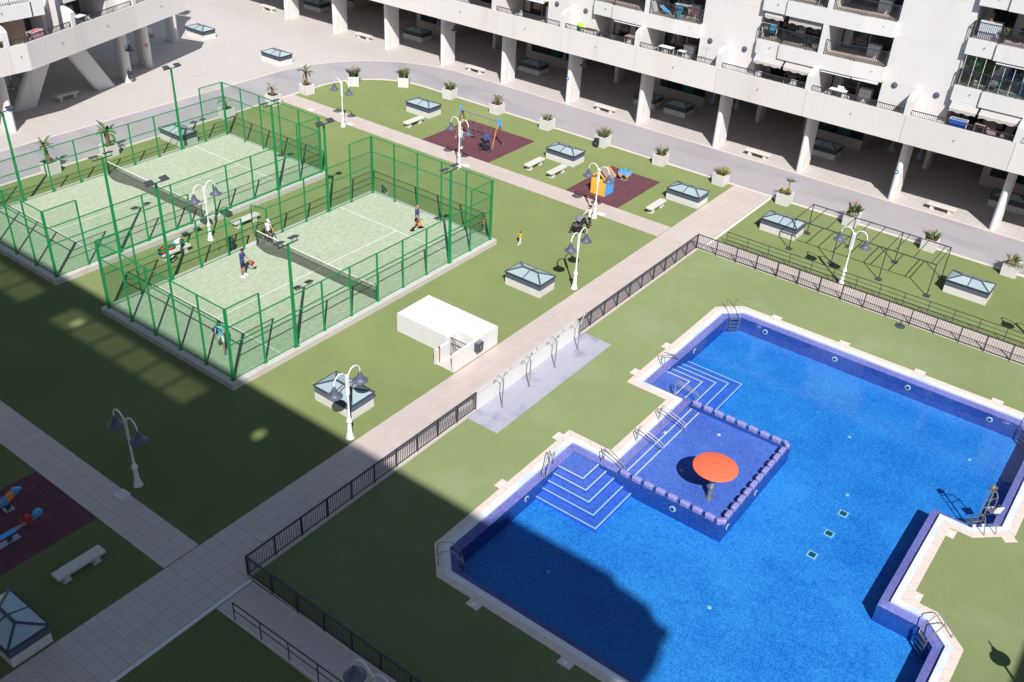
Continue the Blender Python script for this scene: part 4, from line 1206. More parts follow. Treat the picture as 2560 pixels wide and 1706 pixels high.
for x, y, lab in ((17.53,-4.98,"skylight on the lawn between the white concrete hut and the toddler's lamp post"),
    (34.66,-6.07,"skylight on the lawn between a stone bench and the top of the main path"),
    (34.78,-13.15,"skylight beside the pergola frame, on the lawn right of the main path"),
    (34.72,-25.26,"skylight farthest right, at the open end of the pergola frame"),
    (34.66,18.42,"skylight on the lawn behind the single stone bench and above the swing mat"),
    (34.68,4.30,"skylight on the lawn behind the pair of stone benches"),
    (17.42,27.35,"skylight behind the far padel court, seen through its green fence"),
    (35.10,36.60,"sunlit skylight standing on the open paved square beside the road curve"),
    (35.12,47.45,"skylight on the paved square, half shaded by the left building"),
    (-14.70,-6.04,"large skylight cut by the left edge, in the shaded foreground"),
    (50.15,47.3,"shaded skylight under the building, cut by the top edge of the photo"),
    (50.0,32.8,"shaded skylight under the building behind the third pier from the top left"),
    (50.1,18.5,"shaded skylight under the building behind the sitting child"),
    (49.95,6.05,"shaded skylight under the building partly hidden behind a pier"),
    (49.95,3.05,"shaded skylight under the building, right-hand one of the close pair"),
    (50.1,-9.85,"shaded skylight under the building in front of a glazed room, right of centre"),
    (50.1,-23.9,"shaded skylight under the building behind the last pier at the right edge")):
    o = dup(sk, (x,y,0), 0, lab)
    if 49 < x < 51 and y in (6.05, 3.05): o.scale = (1,.83,1)

# ---------------------------------------------------------------- stone benches
def bench():
    t = thing("stone_bench", "", "bench", (0,0,0), 0, "stone benches")
    b = MB(); b.bbox(-.99,-.25,.34,.99,.25,.47,.03); b.build("seat", 'stone', t)
    for s in (-1,1):
        b = MB(); b.extr([(-.17,0),(.17,0),(.12,.18),(.15,.34),(-.15,.34),(-.12,.18)], -.19, .19); b.build("leg", 'stone', t, loc=(s*.62,0,0))
    return t
be = bench(); be.location = (-11.47,-5.06,0); be['label'] = "stone bench in deep shade on the near lawn, below the rubber mat"
for x, y, rz, lab in ((32.07,17.15,0,"stone bench on the sunlit lawn in front of a skylight, left of the swing mat"),
    (31.98,5.17,0,"left one of the two close stone benches between swing and playhouse"),
    (32.0,3.17,0,"right one of the two close stone benches between swing and playhouse"),
    (31.86,-5.2,0,"stone bench on the lawn between the playhouse mat and the top of the path"),
    (11.74,13.1,0,"stone bench between the padel courts with the green gate beside it"),
    (6.24,12.85,0,"stone bench between the padel courts piled with sports bags"),
    (46.03,50.35,90,"stone bench by the piers farthest up at the top edge of the photo"),
    (46.02,36.3,90,"stone bench in sun between the third and fourth piers from the top"),
    (46.0,22.1,90,"stone bench in sun beside the road behind the orange-flowered planters"),
    (45.78,7.8,90,"stone bench in sun opposite the two close benches on the lawn"),
    (45.74,-6.3,90,"stone bench in sun beside the road, above the round grass planter"),
    (45.76,-20.4,90,"stone bench in sun by the last piers at the right, above the pergola"),
    (16.7,40.72,2,"stone bench in the shade under the left building between the slanted piers"),
    (31.9,50.9,60,"stone bench in shade deep under the left building, half hidden by a pier")):
    dup(be, (x,y,0), R(rz), lab)

# ---------------------------------------------------------------- planters and plants
def planter():
    t = thing("square_planter", "", "planter", (0,0,0), 0, "white square planters")
    b = MB(); h = .475
    b.add([(-h+.02,-h+.02,0),(h-.02,-h+.02,0),(h-.02,h-.02,0),(-h+.02,h-.02,0),(-h,-h,.82),(h,-h,.82),(h,h,.82),(-h,h,.82),(-h+.07,-h+.07,.82),(h-.07,-h+.07,.82),(h-.07,h-.07,.82),(-h+.07,h-.07,.82),(-h+.07,-h+.07,.70),(h-.07,-h+.07,.70),(h-.07,h-.07,.70),(-h+.07,h-.07,.70)],
          [(0,3,2,1),(0,1,5,4),(1,2,6,5),(2,3,7,6),(3,0,4,7),(4,5,9,8),(5,6,10,9),(6,7,11,10),(7,4,8,11),(8,9,13,12),(9,10,14,13),(10,11,15,14),(11,8,12,15)])
    b.build("box", 'planter', t)
    s = MB(); s.box(-h+.07,-h+.07,.60,h-.07,h-.07,.74); s.build("soil", 'soil', t)
    f = MB()
    for x in (-.33,.33):
        for y in (-.33,.33): f.box(x-.08,y-.08,-.002,x+.08,y+.08,.03)
    f.build("foot", 'bin', t)
    return t
def leaf_mesh(name, L, W, droop, m, fold=.25, notch=False, n=6):
    vs = []; fs = []
    for i in range(n+1):
        t = i/n; x = L*(t-.25*droop*t*t); z = L*(.55*t-droop*t*t)
        w = W*(.25+1.5*t)*(1-t)**.55 if t < .999 else .004
        vs += [(x,-w,z-w*fold),(x,0,z),(x,w,z-w*fold)]
    for i in range(n):
        a = 3*i; fs += [(a,a+1,a+4,a+3),(a+1,a+2,a+5,a+4)]
    b = MB(); b.add(vs, fs); return b.mesh(name, m, True)
LEAVES = [leaf_mesh("leaf", 1.0,.13,.55,'leaf'), leaf_mesh("leaf", .95,.15,.85,'leaf'), leaf_mesh("leaf", .9,.12,.30,'leaf'), leaf_mesh("leaf",.9,.13,1.15,'leafdry')]
def palm(loc, h, s, nl, label, dry=1, lean=(0,0), under=True, group="tall plants in the planters"):
    t = thing("palm_plant", label, "plant", loc, random.uniform(0,6), group)
    k = MB(); pts = [(lean[0]*q*q, lean[1]*q*q, h*q) for q in (0,.25,.5,.75,1)]
    k.tube(pts, [.10*s,.095*s,.08*s,.075*s,.085*s], 9)
    for q in range(7): k.lathe([(.085*s,0),(.125*s,.05),(.085*s,.09)], 9, (lean[0]*(q/7)**2,lean[1]*(q/7)**2,h*q/7+.03))
    k.build("trunk", 'trunk', t, True)
    for i in range(nl):
        me = LEAVES[3] if i < dry else LEAVES[i % 3]
        up = R(random.uniform(-5,35)) if i >= dry else R(-35)
        put("leaf", me, t, (lean[0],lean[1],h+random.uniform(-.12,.06)), (random.uniform(-.3,.3), -up, 2*PI*i/nl*1.0+random.uniform(-.35,.35)+ (0 if i%2 else .5)), (s*random.uniform(.8,1.15),)*3)
    if under:
        b = MB()
        for q in range(26):
            a = random.uniform(0,2*PI); r = random.uniform(.12,.34); l = random.uniform(.15,.4)
            c = Vector((r*math.cos(a), r*math.sin(a), 0)); d = Vector((math.cos(a)*.5, math.sin(a)*.5, random.uniform(.4,1))).normalized()
            sd = Vector((-math.sin(a), math.cos(a), 0))*.035
            b.add([c-sd*.4, c+sd*.4, c+d*l*.6+sd, c+d*l, c+d*l*.6-sd], [(0,1,2,3,4)])
        stuff(b.build("undergrowth", 'leaf', t))
    return t
def bush(loc, label, n=70, l0=.35, l1=.75, w=.03, spread=.75, m='leaf', flowers=0, name="bushy_plant", group="bushy plants in the planters", r0=.24, fm='flower'):
    t = thing(name, label, "plant", loc, random.uniform(0,6), group)
    b = MB()
    for q in range(n):
        a = random.uniform(0,2*PI); r = r0*math.sqrt(random.random()); l = random.uniform(l0,l1)
        c = Vector((r*math.cos(a), r*math.sin(a), 0)); sp = spread*random.uniform(.25,1.1)
        a2 = a+random.uniform(-.6,.6)
        d = Vector((math.cos(a2)*sp, math.sin(a2)*sp, 1)).normalized(); bend = Vector((math.cos(a2)*.25*sp, math.sin(a2)*.25*sp, -.12))*l
        sd = Vector((-math.sin(a2+1), math.cos(a2+1), .2)).normalized()*w
        p1 = c+d*l*.5; p2 = c+d*l*.82+bend*.5; p3 = c+d*l+bend
        b.add([c-sd*.3, c+sd*.3, p1+sd*.8, p2+sd, p3, p2-sd, p1-sd*.8], [(0,1,2,6),(6,2,3,5),(5,3,4)])
    stuff(b.build("leaves", m, t))
    st = MB(); st.lathe([(r0*.8,0),(r0*.5,.12),(.03,.22)], 8); st.build("stem_base", 'trunk', t)
    if flowers:
        f = MB()
        for q in range(flowers):
            a = random.uniform(0,2*PI); r = random.uniform(.05,.38); z = l1*random.uniform(.62,.98); c = Vector((r*math.cos(a), r*math.sin(a), z))
            for e in range(3):
                a3 = a+random.uniform(-1,1); d = Vector((math.cos(a3)*.9, math.sin(a3)*.9, random.uniform(.1,.8))).normalized(); sd = Vector((-d.y,d.x,0))*.026
                f.add([c-sd*.3, c+d*.07+sd, c+d*.15, c+d*.07-sd], [(0,1,2,3)])
        stuff(f.build("flowers", fm, t))
    return t
pl = planter(); ZP = .74
PLAB = [((7.95,28.62),4,"leftmost white planter, holding a tall plant with a dry orange leaf"),
 ((12.38,28.50),2,"white planter beyond the far padel court holding the full leafy palm"),
 ((22.86,28.55),-3,"white planter behind the far corner of the far padel court"),
 ((27.50,28.42),3,"white planter at the end of the far cross path, with green ground cover"),
 ((31.20,28.45),-6,"white planter with the tallest palm at the start of the lawn curve"),
 ((35.55,27.25),40,"white planter of orange flowers at the lawn curve, left one of two"),
 ((38.45,24.05),35,"white planter of orange flowers at the lawn curve, right one of two"),
 ((38.97,19.25),6,"white planter of plain green blades just after the lawn curve"),
 ((38.97,14.12),2,"white planter with two small fan palms above the swing set"),
 ((39.02,9.05),0,"white planter with one short spiky green clump"),
 ((39.12,3.80),1,"white planter with orange flowers and a dark bin on its front"),
 ((39.12,-1.38),2,"white planter of orange flowers above the playhouse"),
 ((39.0,-6.48),-2,"white planter holding the round grassy tuft at the top of the path"),
 ((39.12,-11.40),1,"white planter with a small yucca and yellow shrub"),
 ((39.15,-16.28),0,"white planter with orange spikes behind the pergola frame"),
 ((39.15,-21.58),0,"white planter of green blades behind the right half of the pergola frame"),
 ((39.22,-26.62),0,"white planter with grey cushions of foliage at the right edge")]
for i, ((x,y), rz, lab) in enumerate(PLAB):
    if i == 0: o = pl; o.location = (x,y,0); o.rotation_euler = (0,0,R(rz)); o['label'] = lab
    else: dup(pl, (x,y,0), R(rz), lab)
P_ = [(*p[0], ZP) for p in PLAB]
palm(P_[0], 1.25, .95, 13, "tall leafy plant with one hanging dry orange leaf, left beyond the far court", 2, (.12,.05))
palm(P_[1], .95, 1.12, 17, "full palm with broad drooping leaves beyond the far padel court", 2)
palm(P_[2], .55, .8, 9, "upright leafy plant behind the far court corner", 0, (0,.1))
palm(P_[3], .55, .78, 8, "small palm with a few upright leaves at the far path end", 0, (.05,.1))
palm(P_[4], 1.15, .95, 16, "tallest palm with a reddish trunk at the start of the lawn curve", 1)
bush(P_[5], "dense bush thick with orange flowers, first at the lawn curve", 110,.5,.95,.035,.7,'leaf',26)
bush(P_[6], "tall bush with scattered orange flowers, second at the lawn curve", 110,.5,1.05,.035,.7,'leaf',16)
bush(P_[7], "plain green bladed plant with no flowers, after the lawn curve", 80,.4,.75,.035,.75)
for k, (dx, dy, hh) in enumerate(((-.12,.1,.62),(.15,-.1,.50))):
    palm((P_[8][0]+dx,P_[8][1]+dy,ZP), hh, .55, 11, ("fan-leaved palm on the left in the planter above the swing" if k == 0 else "fan-leaved palm on the right in the planter above the swing"), 1, (.05,-.05), k == 0)
bush(P_[9], "short spiky green clump alone in its planter", 45,.3,.55,.03,.7)
bush(P_[10], "orange-flowered plant above the bin on the planter", 95,.4,.85,.03,.8,'leaf',22)
bush(P_[11], "loose orange-flowered plant above the playhouse", 75,.35,.8,.03,.75,'leaf',9)
bush(P_[12], "round tuft of thin arching grass at the top of the path", 260,.45,.75,.012,1.5,'leafyel',0,"grass_tuft","bushy plants in the planters",.12)
bush((P_[13][0]+.12,P_[13][1]-.1,ZP+.85), "small yucca head on a thin stem above a yellow shrub", 55,.25,.42,.02,1.6,'leaf',0,"yucca_plant","bushy plants in the planters",.05)
k = MB(); k.tube([(P_[13][0]+.12,P_[13][1]-.1,ZP-.02),(P_[13][0]+.12,P_[13][1]-.1,ZP+.88)], .03, 8)
k.build("stem", 'trunk', bpy.data.objects["yucca_plant"], org=tuple(bpy.data.objects["yucca_plant"].location)); bpy.data.objects["yucca_plant"].rotation_euler = (0,0,0)
bush((P_[13][0]-.1,P_[13][1]+.08,ZP), "low yellow-green shrub below the yucca", 70,.2,.5,.06,.8,'leafyel')
bush((P_[14][0]+.1,P_[14][1],ZP), "spiky plant with orange flower spikes behind the pergola", 70,.5,.95,.04,.6,'leaf',16)
bush((P_[14][0]-.28,P_[14][1]+.05,ZP), "grey trailing shrub spilling over the planter behind the pergola", 90,.2,.45,.03,1.4,'leafgrey',6)
bush(P_[15], "green and reddish bladed plant behind the right half of the pergola", 70,.4,.75,.03,.85,'leaf',5)
bush((P_[16][0]-.25,P_[16][1]+.22,ZP-.02), "left grey cushion of foliage in the right-edge planter", 150,.12,.32,.03,1.5,'leafgrey',8,r0=.2,fm='leafyel')
bush((P_[16][0]-.22,P_[16][1]-.25,ZP-.02), "right grey cushion of foliage in the right-edge planter", 170,.12,.36,.03,1.5,'leafgrey',0,r0=.22)
bush((P_[16][0]+.2,P_[16][1]+.1,ZP), "green reddish blades behind the grey cushions at the right edge", 40,.35,.65,.035,.7,'leaf',3)
def wall_bin(label, loc, rz):
    t = thing("litter_bin", label, "litter bin", loc, rz)
    b = MB(); b.bbox(-.18,-.16,0,.18,.12,.60,.03); b.build("bin_body", 'dark', t)
    b = MB(); b.box(-.11,-.172,.38,.11,-.161,.50); b.build("bin_slot", 'black', t)
    b = MB(); b.box(-.05,-.175,.15,.05,-.161,.27); b.build("bin_label", 'fabgrey', t)
wall_bin("dark litter bin fixed to the front of an orange-flowered planter", (38.48,3.95,.15), R(-90))
wall_bin("grey litter bin on the pier of the left building, in a patch of sun", (22.52,40.55,.4), 0)

# ---------------------------------------------------------------- play mats
mb = MB(); mb.bbox(-.245,-.245,-.03,.245,.245,.0,.012); me_rub = mb.mesh("rubber_tile", 'rubber')
def mat_area(name, x0, x1, y0, y1):
    b = MB(); b.box(x0,y0,-.05,x1,y1,.006); root = struct(b.build(name, 'rubberbed'))
    nx, ny = round((x1-x0)/.5), round((y1-y0)/.5); px, py = (x1-x0)/nx, (y1-y0)/ny
    for i in range(nx):
        for j in range(ny):
            put("rubber_tile", me_rub, root, (x0+px*(i+.5), y0+py*(j+.5), .016), (0,0,0), ((px-.008)/.49,(py-.008)/.49,1))
mat_area("play_mat", 30.20, 36.10, 8.10, 14.65)
mat_area("play_mat", 30.18, 36.15, -3.15, 1.15)
mat_area("play_mat", -15.5, -9.46, -3.05, 1.36)

# ---------------------------------------------------------------- swing set
t = thing("swing_set", "two-seat timber swing with blue end caps on the red rubber mat", "swing", (33.0,11.2,.016))
for y, m in ((1.78,'wood'),(-1.78,'timberlight')):
    for sx in (-1,1):
        l = MB(); l.tube([(sx*.70,y,.0),(sx*.06,y,2.05)], .062, 10); lg = l.build("leg", m if sx<0 else 'wood', t, True)
        f = MB(); f.tube([(sx*.72,y,-.02),(sx*.665,y,.14)], .075, 10); f.build("steel_foot", 'galv', lg, True)
    cp = MB(); s_ = 1 if y > 0 else -1
    cp.prism([(-.20,1.72),(.20,1.72),(.12,2.25),(0,2.36),(-.12,2.25)], -.035, .035); cp.v = [(q[0], y+s_*.09+q[2], q[1]) for q in cp.v]
    cp.build("end_cap", 'sblue', t)
b = MB(); b.tube([(0,-1.8,2.06),(0,1.8,2.06)], .05, 10)
for y in (-1.1,-.5,.35,.95): b.box(-.03,y-.03,1.97,.03,y+.03,2.06)
b.build("top_beam", 'galv', t, True)
def chain(y, z1): 
    c = MB(); c.tube([(0,y,1.97),(0,y,z1)], .010, 5); return c
for y in (.40,.90): chain(y,.50).build("chain", 'galv', t)
for y in (-1.05,-.55): chain(y,.75).build("chain", 'galv', t)
b = MB(); b.bbox(-.10,.38,.46,.10,.92,.50,.01); b.build("flat_seat", 'black', t)
b = MB()
for a in range(10):
    a0, a1 = 2*PI*a/10, 2*PI*(a+1)/10
    b.add([(.18*math.cos(a0),-.8+.24*math.sin(a0),.45),(.18*math.cos(a1),-.8+.24*math.sin(a1),.45),(.19*math.cos(a1),-.8+.26*math.sin(a1),.75 if math.cos(a1)>-.2 else .62),(.19*math.cos(a0),-.8+.26*math.sin(a0),.75 if math.cos(a0)>-.2 else .62)], [(0,1,2,3),(3,2,1,0)])
b.prism([(.18*math.cos(2*PI*a/10),-.8+.24*math.sin(2*PI*a/10)) for a in range(10)], .43, .455); b.build("bucket_seat", 'purpleseat', t)

# ---------------------------------------------------------------- playhouse
t = thing("playhouse", "small playhouse with yellow front, blue side and weathered brown roof boards", "playhouse", (31.66,-.93,.016))
hx, hy, H = .58, .58, 1.22
fr = MB()
def panel_with_hole(mb, u0, u1, v0, v1, hu0, hu1, hv0, hv1, f, tk):
    for a, b_, c, d in ((u0,hu0,v0,v1),(hu1,u1,v0,v1),(hu0,hu1,v0,hv0),(hu0,hu1,hv1,v1)):
        f(mb, a, b_, c, d, tk)
fx = lambda x: (lambda mb,a,b_,c,d,tk: mb.box(x,a,c,x+tk,b_,d))
fy = lambda y: (lambda mb,a,b_,c,d,tk: mb.box(a,y,c,b_,y+tk,d))
panel_with_hole(fr, -hy, hy, 0, H, -.12, .12, .62, .92, fx(-hx), .04)
fr.build("front_panel", 'yellow', t)
sd = MB(); panel_with_hole(sd, -hx+.04, hx, 0, H, -.05, .13, .70, .95, fy(-hy), .04); sd.build("side_panel", 'sblue', t)
sd = MB(); sd.box(-hx+.04,hy-.04,0,hx,hy,H); sd.build("side_panel", 'yellow', t)
sd = MB(); panel_with_hole(sd, -hy+.04, hy-.04, 0, H, -.22, .22, .0, .9, fx(hx-.04), .04); sd.build("back_panel", 'sblue', t)
rz = 1.72
for x, nm in ((-hx-.06,"gable_trim"),(hx+.02,"gable_trim")):
    g = MB()
    for s in (-1,1): g.bar((x+.02,s*(hy+.06),H-.02),(x+.02,0,rz), .05, .11)
    g.build(nm, 'yellow', t)
for s in (-1,1):
    g = MB(); g.add([(-hx+.22,s*(hy+.08),H-.03),(hx+.02,s*(hy+.08),H-.03),(hx+.02,0,rz+.01),(-hx+.22,0,rz+.01),(-hx+.22,s*(hy+.08),H-.06),(hx+.02,s*(hy+.08),H-.06),(hx+.02,0,rz-.02),(-hx+.22,0,rz-.02)],
        [(0,1,2,3),(7,6,5,4),(0,4,5,1),(1,5,6,2),(2,6,7,3),(3,7,4,0)]); g.build("roof_board", 'roofgrey', t)

# ---------------------------------------------------------------- spring riders and seesaw
def side_plate(prof, y0, y1, m, name, par): 
    b = MB(); b.extr(prof, y0, y1); return b.build(name, m, par)
def coil(par, c, r, h):
    b = MB(); b.tube([(c[0]+r*math.cos(q*.55), c[1]+r*math.sin(q*.55), c[2]+h*q/46) for q in range(47)], .018, 5); return b.build("spring", 'spring', par)
t = thing("spring_rider", "blue spring rider shaped like a car with orange wheels, beside the playhouse", "spring rider", (34.72,-.92,.016), R(-72))
b = MB(); b.lathe([(.30,0),(.30,.02),(.1,.03)], 16); b.build("base_plate", 'galv', t)
coil(t, (0,0,.03), .10, .26)
for y in (-.17,.13):
    pr = [(-.48,.36),(.42,.36),(.50,.50),(.46,.72),(.30,.58),(.12,.56),(.06,.82),(-.10,.70),(-.22,.56),(-.36,.74),(-.46,.60)]
    side_plate(pr, y, y+.04, 'sblue', "side_plate", t)
b = MB(); b.box(-.36,-.13,.44,.30,.13,.50); b.build("seat", 'playorange', t)
b = MB(); b.tube([(.22,-.24,.78),(.22,.24,.78)], .02, 6); b.build("handle", 'spring', t)
for y in (-.24,.20):
    for x in (-.27,.22):
        w_ = MB(); w_.lathe([(.13,0),(.13,.04),(.04,.05)], 14); w_.v = [(x+q[0], y+q[2]*(1 if y>0 else 1), .36+q[1]) for q in w_.v]; w_.build("wheel", 'playorange', t)
t = thing("spring_rider", "blue and orange animal-shaped spring rider at the left edge, on the shaded mat", "spring rider", (-11.42,.02,.016), R(-3))
b = MB(); b.box(-.18,-.18,0,.18,.18,.02); b.build("base_plate", 'galv', t)
coil(t, (0,0,.03), .10, .28)
side_plate([(-.62,.34),(.02,.34),(.10,.46),(.06,.62),(-.12,.66),(-.36,.60),(-.60,.70),(-.68,.5)], -.10, -.04, 'sblue', "body_plate", t)
side_plate([(-.62,.34),(.02,.34),(.10,.46),(.06,.62),(-.12,.66),(-.36,.60),(-.60,.70),(-.68,.5)], .04, .10, 'sblue', "body_plate", t)
side_plate([(.0,.42),(.18,.50),(.34,.60),(.30,.76),(.14,.74),(.02,.62)], -.11, .11, 'playorange', "neck_plate", t)
side_plate([(.26,.62),(.46,.62),(.66,.78),(.50,.82),(.38,.90),(.28,.82)], -.09, .09, 'sblue', "head_plate", t)
b = MB(); b.box(-.45,-.12,.56,-.15,.12,.60); b.build("seat", 'playorange', t)
t = thing("seesaw", "blue seesaw with a red backrest on the shaded rubber mat at the left edge", "seesaw", (-12.75,-1.66,.016))
b = MB(); b.box(-.75,-.16,0,.80,.16,.02); b.build("base_plate", 'galv', t)
coil(t, (.42,0,.02), .09, .32); coil(t, (-.42,0,.02), .09, .32)
b = MB(); b.bbox(-1.6,-.12,.36,.72,.12,.42,.015); b.build("plank", 'sblue', t)
b = MB(); b.bar((.70,-.05,.40),(1.55,-.05,.42),.05); b.bar((.70,.05,.40),(1.55,.05,.42),.05); b.build("seat_beam", 'galv', t)
b = MB(); b.extr([(1.15,.44),(1.40,.44),(1.42,.62),(1.32,.74),(1.20,.66)], -.12,.12); b.build("backrest", 'red', t)
b = MB(); b.extr([(1.44,.46),(1.62,.44),(1.84,.52),(1.86,.66),(1.72,.76),(1.55,.66)], -.10,.10); b.build("head_plate", 'sblue', t)
b = MB(); b.tube([(1.0,-.2,.66),(1.0,.2,.66)], .018, 6); b.tube([(1.0,0,.42),(1.0,0,.66)], .018, 6); b.build("handle", 'red', t)

# access covers in the paving
for x, y, rz, lab in ((-7.99,-2.62,0,"pale access cover at the edge of the near cross path, beside the shaded lamp post"),(28.62,25.3,0,"pale access cover at the edge of the far cross path, near its far end"),(28.62,20.85,0,"pale access cover in the far cross path at the foot of the farthest lamp"),(28.62,9.0,0,"pale access cover in the far cross path at the swing lamp"),(28.62,-2.82,0,"pale access cover in the far cross path at the playhouse lamp")):
    t = thing("access_cover", lab, "cover", (x,y,.014), 0, "access covers")
    b = MB(); b.bbox(-.24,-.26,0,.24,.26,.012,.004); b.build("plate", 'whitepaint', t)
    b = MB()
    for q in range(5): b.box(-.18,-.20+q*.09,.012,.18,-.17+q*.09,.015)
    b.build("rib", 'kerb', t)

# ---------------------------------------------------------------- pergola frame without canopy
t = thing("pergola_frame", "bare dark steel frame of an open pergola on the lawn", "pergola", (34.18,-19.0,0))
XS, YS, HP = (-1.46,1.50), (4.40,1.55,-1.50,-4.45), 2.10
for x in XS:
    for y in YS:
        p = MB(); p.box(x-.025,y-.025,0,x+.025,y+.025,HP); po = p.build("post", 'fence', t)
        p = MB(); p.box(x-.19,y-.19,0,x+.19,y+.19,.05); p.build("base_plate", 'bin', po)
    r = MB(); r.bar((x,4.42,HP+.02),(x,-4.47,HP+.02),.05); r.build("top_rail", 'fence', t)
r = MB()
for y in (4.40,3.45,2.35,1.55,.55,-.4,-1.5,-1.95,-3.1,-4.15,-4.45):
    r = MB(); r.bar((XS[0],y,HP+.05),(XS[1],y,HP+.05),.04); r.build("rafter", 'fence', t)
t = thing("parasol_base", "round dark parasol base left on the pool lawn beside the far fence", "parasol base", (28.10,-23.38,0))
b = MB(); b.lathe([(.27,0),(.27,.04),(.20,.07),(.05,.09)], 20); b.build("weight", 'bin', t, True)
b = MB(); b.tube([(0,0,.08),(0,0,.42)], .035, 10); b.build("socket", 'bin', t, True)

# ---------------------------------------------------------------- mushroom fountain
t = thing("mushroom_fountain", "orange mushroom-shaped water fountain in the paddling pool", "fountain", (8.36,-21.55,-.33))
b = MB(); b.lathe([(.21,0),(.21,.03),(.13,.04),(.115,.08),(.115,.55),(.122,.56),(.122,.62),(.115,.63),(.115,1.82)], 20); b.build("column", 'chrome', t, True)
b = MB(); b.lathe([(.0,1.76),(.55,1.72),(.90,1.70),(.97,1.715),(.985,1.74),(.97,1.765),(.90,1.79),(.60,1.86),(.30,1.90),(.16,1.895),(.10,1.91),(.085,1.95),(.055,1.955),(.05,1.90),(.0,1.90)], 48); b.build("cap", 'orange', t, True)

# ---------------------------------------------------------------- pool handrails, ladders, chair lift
def grab(label, a, b_, w, z0, z1, h=.72):
    """stair rail: two bars that bend over from the coping down to the steps"""
    a = Vector((*a,0)); b_ = Vector((*b_,0)); d = (b_-a); L = d.length; d.normalize(); s = Vector((-d.y,d.x,0))*w
    t = thing("pool_handrail", label, "handrail", (a.x,a.y,.016), 0, "pool stair handrails")
    O = a+Vector((0,0,.016))
    for k in (-1,1):
        e = s*(k*.5)
        pts = [a+e+Vector((0,0,.016)), a+e+Vector((0,0,h-.12))]
        pts += [a+e+d*.03+Vector((0,0,h-.04)), a+e+d*.09+Vector((0,0,h-.005)), a+e+d*.16+Vector((0,0,h-.01))]
        pts += [a+e+d*.24+Vector((0,0,h-.05)), a+e+d*(L-.12)+Vector((0,0,.22)), b_+e+Vector((0,0,.06)), b_+e*.6+Vector((0,0,-.02))]
        m = MB(); m.tube([q-O for q in pts], .021, 8); m.build("rail", 'chrome', t, True)
    m = MB(); m.tube([q-O for q in (b_+s*.3+Vector((0,0,-.02)), b_-s*.3+Vector((0,0,-.02)))], .021, 8); m.build("cross_bar", 'chrome', t, True)
    return t
grab("steel stair rail over the lower corner steps, on the long left edge", (5.38,-15.12), (4.46,-15.38), .20, 0, -.2)
grab("steel stair rail at the corner between the lower steps and the paddling pool", (7.07,-16.78), (7.14,-17.85), .20, 0, -.2)
grab("steel stair rail into the paddling pool, nearer the lower steps", (9.36,-17.2), (9.60,-18.45), .22, 0, -.2)
grab("steel stair rail into the paddling pool, nearer the upper steps", (11.47,-17.2), (11.64,-18.53), .22, 0, -.2)
grab("steel stair rail between the upper corner steps and the paddling pool", (13.78,-16.75), (14.31,-17.80), .20, 0, -.2)
grab("steel stair rail over the upper corner steps, on the long left edge", (15.52,-15.05), (16.66,-15.32), .20, 0, -.2)
def ladder(label, c, ang):
    """ladder facing +x into the water"""
    t = thing("pool_ladder", label, "ladder", (*c,.016), ang, "pool ladders")
    for s in (-1,1):
        y = s*.26
        m = MB(); m.tube([(0,y,0),(0,y,.52),(.04,y,.62),(.14,y,.68),(.50,y,.66),(.58,y,.62),(.92,y,.10),(.98,y,-.05),(.98,y,-.95)], .021, 8); m.lathe([(.05,0),(.05,.012),(.022,.02)], 10, (0,y,0))
        m.build("rail", 'chrome', t, True)
    for k in range(4):
        m = MB(); m.box(.93,-.25,-.16-.24*k,1.03,.25,-.125-.24*k); m.build("tread", 'oldsteel', t)
ladder("steel pool ladder at the near shaded corner of the pool", (-2.36,-15.08), R(-45))
ladder("steel pool ladder at the far upper corner of the pool, beside the coping", (23.30,-15.10), R(-135))
ladder("steel pool ladder at the far right corner, cut by the right edge", (23.35,-32.15), R(135))
ladder("steel pool ladder at the lower right corner by the sunlit lawn", (7.16,-32.16), R(137))
t = thing("pool_lift", "steel pool lift with a white hoist chair, fixed to the coping", "pool lift", (13.67,-32.02,.016), R(45))
def tb(name, pts, r, m='oldsteel', par=None): 
    q = MB(); q.tube(pts, r, 8); return q.build(name, m, par or t, True)
# local: +x into the water
for s in (-1,1):
    y = s*.27
    tb("base_leg", [(0,y,0),(.30,y,.75),(.55,y,.72),(1.15,y,.02)], .022)
    tb("base_leg", [(.02,y,0),(.95,y,-.05)], .020)
tb("mast", [(1.0,-.28,-.9),(1.02,-.26,1.75)], .035)
tb("mast", [(1.0,-.02,-.9),(1.02,-.04,1.75)], .022)
for z in (.15,.6,1.05,1.5): tb("mast_rung", [(1.01,-.28,z),(1.01,-.02,z)], .016)
q = MB(); q.box(.92,-.32,1.70,1.10,.02,1.80); q.lathe([(.07,0),(.07,.08),(.04,.10)], 12, (1.02,-.15,1.80)); q.build("mast_head", 'oldsteel', t)
q = MB(); q.bbox(.98,-.24,-.22,1.24,.40,-.16,.01); q.build("foot_plate", 'oldsteel', t)
tb("swing_arm", [(1.02,-.26,1.55),(1.15,-.55,1.35),(1.22,-.78,.95),(1.22,-.80,.35)], .026)
tb("swing_arm", [(1.02,-.28,.95),(1.15,-.50,.95),(1.22,-.78,.93)], .02)
q = MB(); q.add([(1.0,-.98,.28),(1.45,-.98,.22),(1.45,-.58,.22),(1.0,-.58,.28),(1.0,-.98,.24),(1.45,-.98,.18),(1.45,-.58,.18),(1.0,-.58,.24)], [(0,1,2,3),(7,6,5,4),(0,4,5,1),(1,5,6,2),(2,6,7,3),(3,7,4,0)])
q.add([(1.0,-.98,.25),(1.0,-.58,.25),(.86,-.60,.72),(.86,-.96,.72),(.97,-.98,.25),(.97,-.58,.25),(.83,-.60,.72),(.83,-.96,.72)], [(0,1,2,3),(7,6,5,4),(0,4,5,1),(1,5,6,2),(2,6,7,3),(3,7,4,0)]); q.build("hoist_chair", 'white', t)
